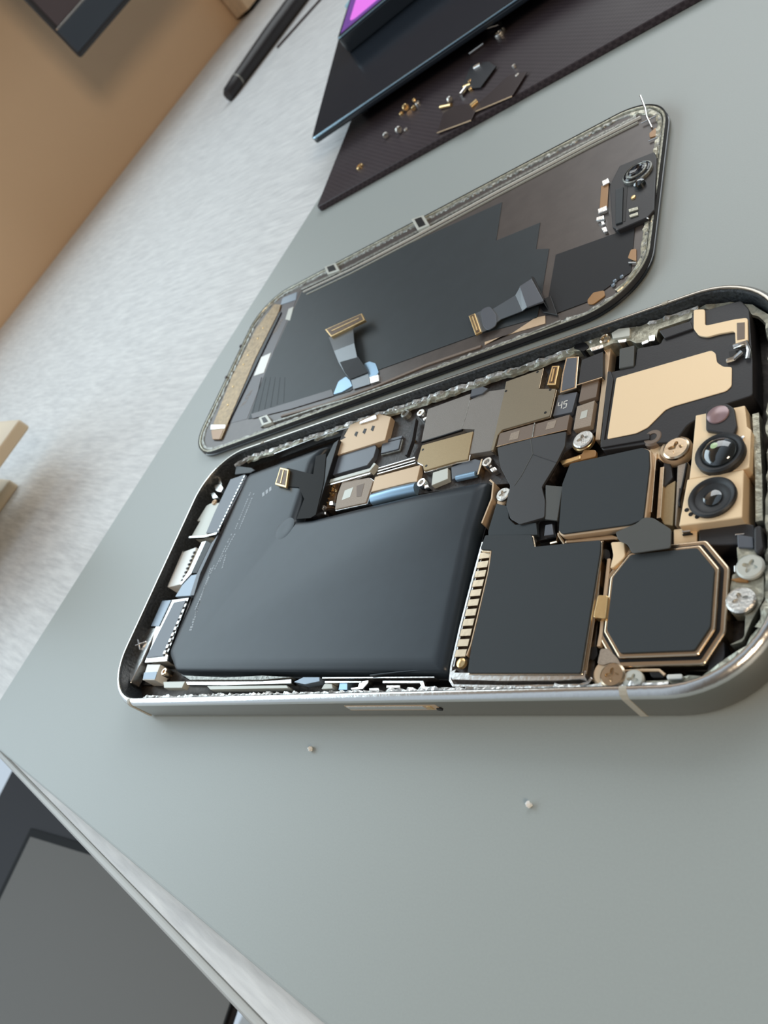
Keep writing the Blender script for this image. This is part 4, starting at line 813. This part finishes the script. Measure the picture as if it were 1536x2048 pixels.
part('spine_bracket', roundp([(122.29, 24.49), (124.42, 24.24), (124.8, 21.67), (124.19, 21.01), (123.21, 20.08), (122.72, 20.04), (122.96, 22.17)], .35), 3.6, 5.5, 'tan', ph, .1)
part('spine_bracket', roundp([(122.7, 7.58), (123.82, 7.61), (125.39, 6.02), (125.95, 5.07), (124.45, 5.51), (123.47, 5.18), (122.51, 5.41)], .3), 3.6, 5.3, 'label', ph, .15)
for s_ in ([(121.16, 23.82), (121.92, 23.48), (122.26, 22.32), (121.82, 21.72), (121.24, 22.36)], [(121.18, 8.06), (121.94, 8.11), (122.24, 6.85), (121.64, 6.02), (120.96, 6.82)], [(122.85, 20.21), (124.34, 21.94), (124.58, 21.58), (122.88, 19.14)]): part('dark_hole', roundp(s_, .3), 4.0, 5.0, 'deep', ph, 0)

# --- octagonal can
f3p = [(125.87, 21.54), (135.17, 21.18), (137.58, 17.61), (137.42, 9.38), (135.67, 6.33), (125.94, 6.48), (123.64, 10.02), (123.58, 18.2)]
oc = can('octagonal_can', f3p, .55, 3.8, 5.7, 'rim_gold', 5.95, 'octagonal can with chamfered gold rim', rr0=.25)
link('rim_groove', prism(B(), roundp(offset(f3p, -.95), .3), 3.4, 5.2), 'deep', oc, bevel=.05)
ob = link('outer_rim', prism(B(), roundp(offset(f3p, -1.6), .4), 1.2, 5.15), 'rim_gold', oc, bevel=.25, seg=3)
for q in [(137.1, 19.93), (138.76, 16.11), (135.57, 6.82)]: disc('rim_stud', q[0], q[1], 4.6, [(.4, 0), (.35, .4), (.05, .5)], 'silver', oc, 12)
# screws and lugs round the lower corner
cross_screw((125.05, 3.56), 1.75, 5.2, 'rim_gold', ph)
q = (123.94, 4.24); disc('screw_washer', q[0], q[1], 3.6, [(2.2, 0), (2.2, 1.0), (1.8, 1.5), (.05, 1.5)], 'sand', ph)
cross_screw((127.78, 2.93), 1.45, 4.9, 'cream', ph)
part('screw_lug', roundp([(126.03, 4.25), (128.18, 4.89), (128.75, 2.55), (128.12, 1.95), (126.33, 2.26)], .5), 3.0, 4.8, 'ledge', ph, .15)
cross_screw((141.77, 17.67), 1.75, 5.0, 'cream', ph)
cross_screw((140.75, 13.03), 1.8, 5.0, 'screwmetal', ph)
part('corner_ledge', [(139.82, 21.32), (141.92, 20.78), (143.21, 17.33), (143.26, 13.3), (141.81, 10.25), (140.97, 7.71), (139.31, 7.3), (141.1, 8.22), (141.18, 11.36), (139.48, 11.52), (139.2, 15.23), (139.46, 17.28), (140.26, 17.17)], 3.0, 4.8, 'ledge', ph, .15, rnd=.4)
part('orange_contact', [(139.31, 16.35), (141.51, 16.58), (141.37, 15.67), (139.96, 15.94)], 4.7, 5.1, 'orange', ph, .1)
part('bright_contact', [(139.77, 18.19), (140.15, 18.13), (140.18, 17.18), (139.8, 17.23)], 4.7, 5.3, 'silver', ph, .08)
part('corner_well', [(138.51, 11.62), (140.3, 12), (140.31, 8.62), (137.99, 8.42)], 1.2, 2.6, 'chassis', ph, .1)
part('corner_pad', roundp([(136.73, 6.07), (138.51, 8.22), (138.74, 6.13), (138.06, 4.13), (136.83, 4.01)], .4), 2.0, 4.4, 'black', ph, .15)
part('grey_block', [(139.98, 22.92), (141.94, 22.17), (142.05, 20.49), (140.12, 20.9)], 3.6, 5.2, 'slate', ph, .1)
part('near_ledge_plate', roundp([(128.7, 3.08), (136.09, 3.19), (136.12, 2.52), (132.82, 1.84), (128.81, 1.94)], .3), 3.0, 4.7, 'ledge', ph, .12)
part('white_tab', roundp([(132.09, 3.57), (134.05, 3.59), (134.16, 2.9), (132.18, 2.88)], .3), 4.8, 5.3, 'white', ph, .12)
part('black_slot', roundp([(129.63, 4.2), (130.99, 4.15), (131.72, 3.34), (130.04, 3.39)], .3), 3.6, 4.9, 'deep', ph, .05)
link('edge_wire', tube(B(), [(*(125.74, 4.45), 4.8), (*(128.57, 4.42), 4.9), (*(130.98, 4.33), 4.9), (*(131.7, 3.69), 4.8)], .2), 'sand', ph, smooth=True)
part('can_side', [(126.56, 5.79), (136.04, 5.88), (137.49, 5.13), (137.36, 4.53), (128.06, 5.09)], 1.2, 3.6, 'chassis', ph, .1)

# --- top end: loudspeaker box with the gold plate
ls = part('speaker_box', [(117.8, 59.61), (122.59, 59.06), (122.53, 63.36), (126.69, 62.59), (127.07, 63.91), (131.56, 66.03), (131.9, 68.21), (133.92, 67.24), (139.5, 66.82), (140.74, 64.29), (141.48, 52.8), (141.61, 46.06), (136.24, 45.45), (132.38, 43.39), (130.64, 40.65), (126.85, 41.46), (118.79, 42.33), (118.26, 43.64)], 1.2, 5.6, 'black', ph, .3, rnd=.5, label='black plastic speaker box')
link('gold_plate', prism(B(), roundp([(119.51, 57.56), (135.32, 57.44), (136.01, 56.55), (136.31, 54.48), (137.31, 53.2), (138.58, 52.65), (138.66, 48.82), (137.91, 48.06), (129.96, 47.75), (128.75, 47.43), (126.15, 44.68), (124.37, 44.08), (119.45, 44.32)], .35, 3), 5.6, 5.75), 'tan', ls, bevel=.06)
link('plate_frame', prism(B(), [(117.76, 59.54), (118.29, 59.51), (119.07, 57.26), (119, 44.23), (126.65, 43.27), (126.75, 42.12), (118.57, 42.75)], 5.6, 5.9), 'black', ls, bevel=.1)
ga = roundp([(132.03, 67.92), (133.92, 67.18), (134.16, 63.21), (138.69, 62.59), (140.71, 62.03), (140.9, 56.17), (139.09, 56.35), (138.87, 59.92), (136.39, 60.41), (134.63, 60.46), (133.24, 61.39), (132.29, 63.35)], .5, 3)
gt = link('gold_antenna', prism(B(), ga, 5.6, 5.95), 'tan', ls, bevel=.1)
link('antenna_window', prism(B(), [(139.14, 61.51), (140.31, 61.12), (140.4, 57.58), (139.29, 57.76)], 5.95, 6.0), 'brown', gt)
link('antenna_clip', tube(B(), [(*(138.96, 56.07), 6.4), (*(140.81, 56.17), 6.4), (*(141.14, 54.71), 6.0), (*(140.91, 53.25), 5.8)], .4), 'silver', ls, smooth=True)
link('antenna_clip', tube(B(), [(*(137.91, 54.1), 5.8), (*(138.95, 53.89), 6.0), (*(140.16, 54.71), 6.2)], .4), 'silver', ls, smooth=True)
link('clip_well', prism(B(), [(137.98, 56.1), (139.86, 55.91), (139.47, 54.89), (138.24, 54.5)], 5.6, 5.7), 'deep', ls)
link('raised_block', prism(B(), [(119.41, 64.3), (122.15, 63.99), (122.52, 59.05), (119.83, 59.46)], 5.0, 5.9), 'tapeg', ls, bevel=.15)
link('raised_block', prism(B(), [(126.38, 65.5), (131.64, 65.44), (132.22, 63.38), (127.54, 63.17)], 5.4, 6.0), 'black', ls, bevel=.15)
part('far_plate', roundp([(118.02, 70.01), (120.46, 69.63), (125.72, 68.29), (126.72, 68.17), (131.53, 68.48), (131.62, 66.92), (125.83, 66.87), (125.55, 64.3), (121.95, 65.16), (120.8, 66.34), (117.55, 67.04), (115.16, 66.65), (108.02, 68.89), (110.47, 70.05)], .3), 2.0, 5.2, 'ledge', ph, .2, label='pale metal plate along the far edge')
q = (115.85, 68.83); disc('ring_contact', q[0], q[1], 4.6, [(1.1, 0), (1.1, .8), (.8, 1.0), (.6, .9), (.5, .4), (.05, .4)], 'rim_gold', ph)
for s_, m_ in (([(117.22, 69.28), (118.51, 69.77), (120.7, 69.14), (120.93, 66.95), (117.68, 67.66)], 'cream'), ([(114.57, 72.09), (116.02, 71.61), (116.69, 70.59), (115.3, 70.67)], 'gold'), ([(118.64, 66.92), (120.39, 66.52), (120.35, 65.68), (119, 66.08)], 'silver'), ([(124.42, 65.44), (125.56, 65.28), (125.69, 63.72), (124.68, 63.99)], 'silver'), ([(123.26, 64.42), (124.37, 64.62), (124.69, 63.81), (123.46, 63.67)], 'silver'), ([(113.32, 67.24), (115.83, 67.08), (116.08, 66.1), (113.74, 66.19)], 'silver')):
    part('solder_lug', roundp(s_, .25), 3.6, 5.7, m_, ph, .2)
part('dark_gap', roundp([(109.77, 69.99), (111.83, 69.67), (112.92, 67.96), (111.87, 67.32), (109.63, 68.96)], .3), 3.0, 5.3, 'deep', ph, 0)
strip('far_rail', [(81.14, 71.59), (93.04, 71.21), (102.2, 71.02), (107.67, 70.32)], 3.0, 4.9, .35, 'silver', ph)
strip('far_rail', [(25.58, 67.51), (42.43, 68.52), (52.56, 68.19), (61.64, 68.86), (73.21, 68.75)], 3.0, 4.9, .3, 'silver', ph)
for q in [(75.79, 69.28), (78.41, 69.48), (81.34, 70.81), (93.3, 70.03), (95.54, 70.5)]: disc('solder_dot', q[0], q[1], 4.4, [(.5, 0), (.45, .5), (.1, .7)], 'rim_gold', ph, 12)

# --- rear cameras
c1p = [(133.7, 44.56), (140.75, 44.14), (141.13, 40.09), (141.71, 39.35), (141.56, 32.79), (140.92, 32.71), (133.42, 32.81), (133.56, 35.59)]
cm1 = part('ultrawide_camera', c1p, 1.2, 6.0, 'tan', ph, .15, label='upper camera with a domed lens in a pale gold housing')
q = (137.82, 35.76)
link('lens_ring', lathe(B(), [(3.4, 6.0), (3.4, 6.9), (3.1, 7.15), (2.7, 7.1), (2.4, 6.8), (.05, 6.7)], q, 40), 'lensring', cm1, smooth=True)
link('lens_dome', lathe(B(), [(2.5, 6.75), (2.4, 7.2), (2.0, 7.6), (1.4, 7.9), (.8, 8.05), (.05, 8.1)], q, 40), 'lens', cm1, smooth=True)
link('lens_highlight', lathe(B(), [(.55, 8.0), (.5, 8.1), (.3, 8.15), (.05, 8.16)], (q[0] - .3, q[1] + .4), 20), 'glint', cm1, smooth=True)  # pale green spot painted for the highlight on the dome
fb = link('flood_block', prism(B(), roundp([(135.42, 44.63), (136.01, 45.25), (138.46, 44.7), (139.48, 43.55), (139.98, 39.99), (139.64, 38.55), (135.63, 40.54)], .4), 6.0, 6.7), 'black', cm1, bevel=.2)
q = (137.3, 42.9); link('pink_sensor', lathe(B(), [(1.6, 6.7), (1.55, 6.9), (1.0, 7.1), (.05, 7.15)], q, 24), 'pink', cm1, smooth=True)
q = (140.56, 38.15); link('bright_stud', lathe(B(), [(.35, 6.0), (.3, 6.2), (.05, 6.3)], q, 12), 'silver', cm1, smooth=True)
c2p = [(133.24, 32.71), (140.94, 32.51), (140.92, 24.73), (132.56, 24.92)]
cm2 = part('main_camera', c2p, 1.2, 6.2, 'tan', ph, .18, label='lower camera with a flat dark lens in a pale gold housing')
q = (137.01, 28.61)
link('lens_ring', lathe(B(), [(3.25, 6.2), (3.25, 6.6), (3.05, 6.8), (2.7, 6.75), (2.35, 6.4), (1.8, 6.36), (1.6, 6.25), (.05, 6.24)], q, 40), 'lensring', cm2, smooth=True)
link('lens_glass', lathe(B(), [(1.3, 6.2), (1.25, 6.4), (.9, 6.5), (.05, 6.54)], q, 32), 'lens', cm2, smooth=True)
for q in [(133.53, 27.38), (134.13, 26.55), (135.03, 25.95)]: link('housing_hole', lathe(B(), [(.32, 6.2), (.32, 6.25), (.05, 6.25)], q, 12), 'deep', cm2)
part('camera_side_bracket', [(131.1, 36.55), (132.65, 36.8), (132.22, 32.2), (131.7, 32.32), (131.65, 25.78), (131.43, 26.06), (131.22, 33.44)], 2.0, 5.0, 'label', ph, .12)
strip('bracket_wire', [(132.54, 36.55), (132.3, 33.8), (131.85, 29.93), (132.02, 28.92)], 4.8, 5.3, .2, 'deep', ph)
part('camera_foot', [(131.01, 25.81), (134.29, 25.68), (134.44, 22.9), (131.22, 22.97)], 2.0, 4.4, 'tan', ph, .15)
link('foot_coil', tube(B(), [(*(132.53, 25.05), 4.6), (*(133.61, 25.02), 4.6)], .35), 'silver', ph, smooth=True)
strip('foot_line', [(132.48, 24.49), (133.85, 24.47)], 4.4, 4.7, .2, 'deep', ph)
part('camera_base_block', [(134.64, 25.23), (139.77, 25.29), (141.84, 24.44), (141.98, 21.38), (139.87, 21.73), (134.8, 22.36)], 1.2, 4.6, 'black', ph, .2)
strip('base_highlight', [(139.58, 23.22), (140.74, 23.12)], 4.6, 4.8, .2, 'silver', ph)
part('right_gap', [(139.77, 35.18), (140.72, 34.81), (141.07, 26), (139.78, 26.7)], 1.0, 1.6, 'deep', ph, 0)
part('side_cable', roundp([(142.21, 23.31), (143.07, 23.48), (143.46, 19.8), (142.97, 19.15), (142.28, 19.57)], .5), 3.0, 5.8, 'black', ph, .3)
strip('right_ledge_bar', [(141.78, 43.28), (142.06, 37.8), (142.37, 31.63), (142.53, 24.75)], 3.0, 4.8, .9, 'ledge', ph)
q = (130.92, 39.44); cross_screw(q, 2.0, 5.2, 'rim_gold', ph)
q = (130.44, 39.9); disc('screw_washer', q[0], q[1], 3.6, [(2.5, 0), (2.5, 1.0), (2.1, 1.6), (.05, 1.6)], 'sand', ph)
part('washer_arm', roundp([(126.24, 41.12), (128.55, 41.43), (130.93, 38.61), (129.9, 38.09), (129.28, 37.72), (128.59, 38.17), (126.9, 39.97)], .4), 3.0, 4.7, 'tan', ph, .1)
q = (127.09, 42.6); disc('dark_boss', q[0], q[1], 3.6, [(1.6, 0), (1.6, 1.8), (1.3, 2.1), (.7, 2.1), (.6, 1.6), (.05, 1.6)], 'brown', ph)
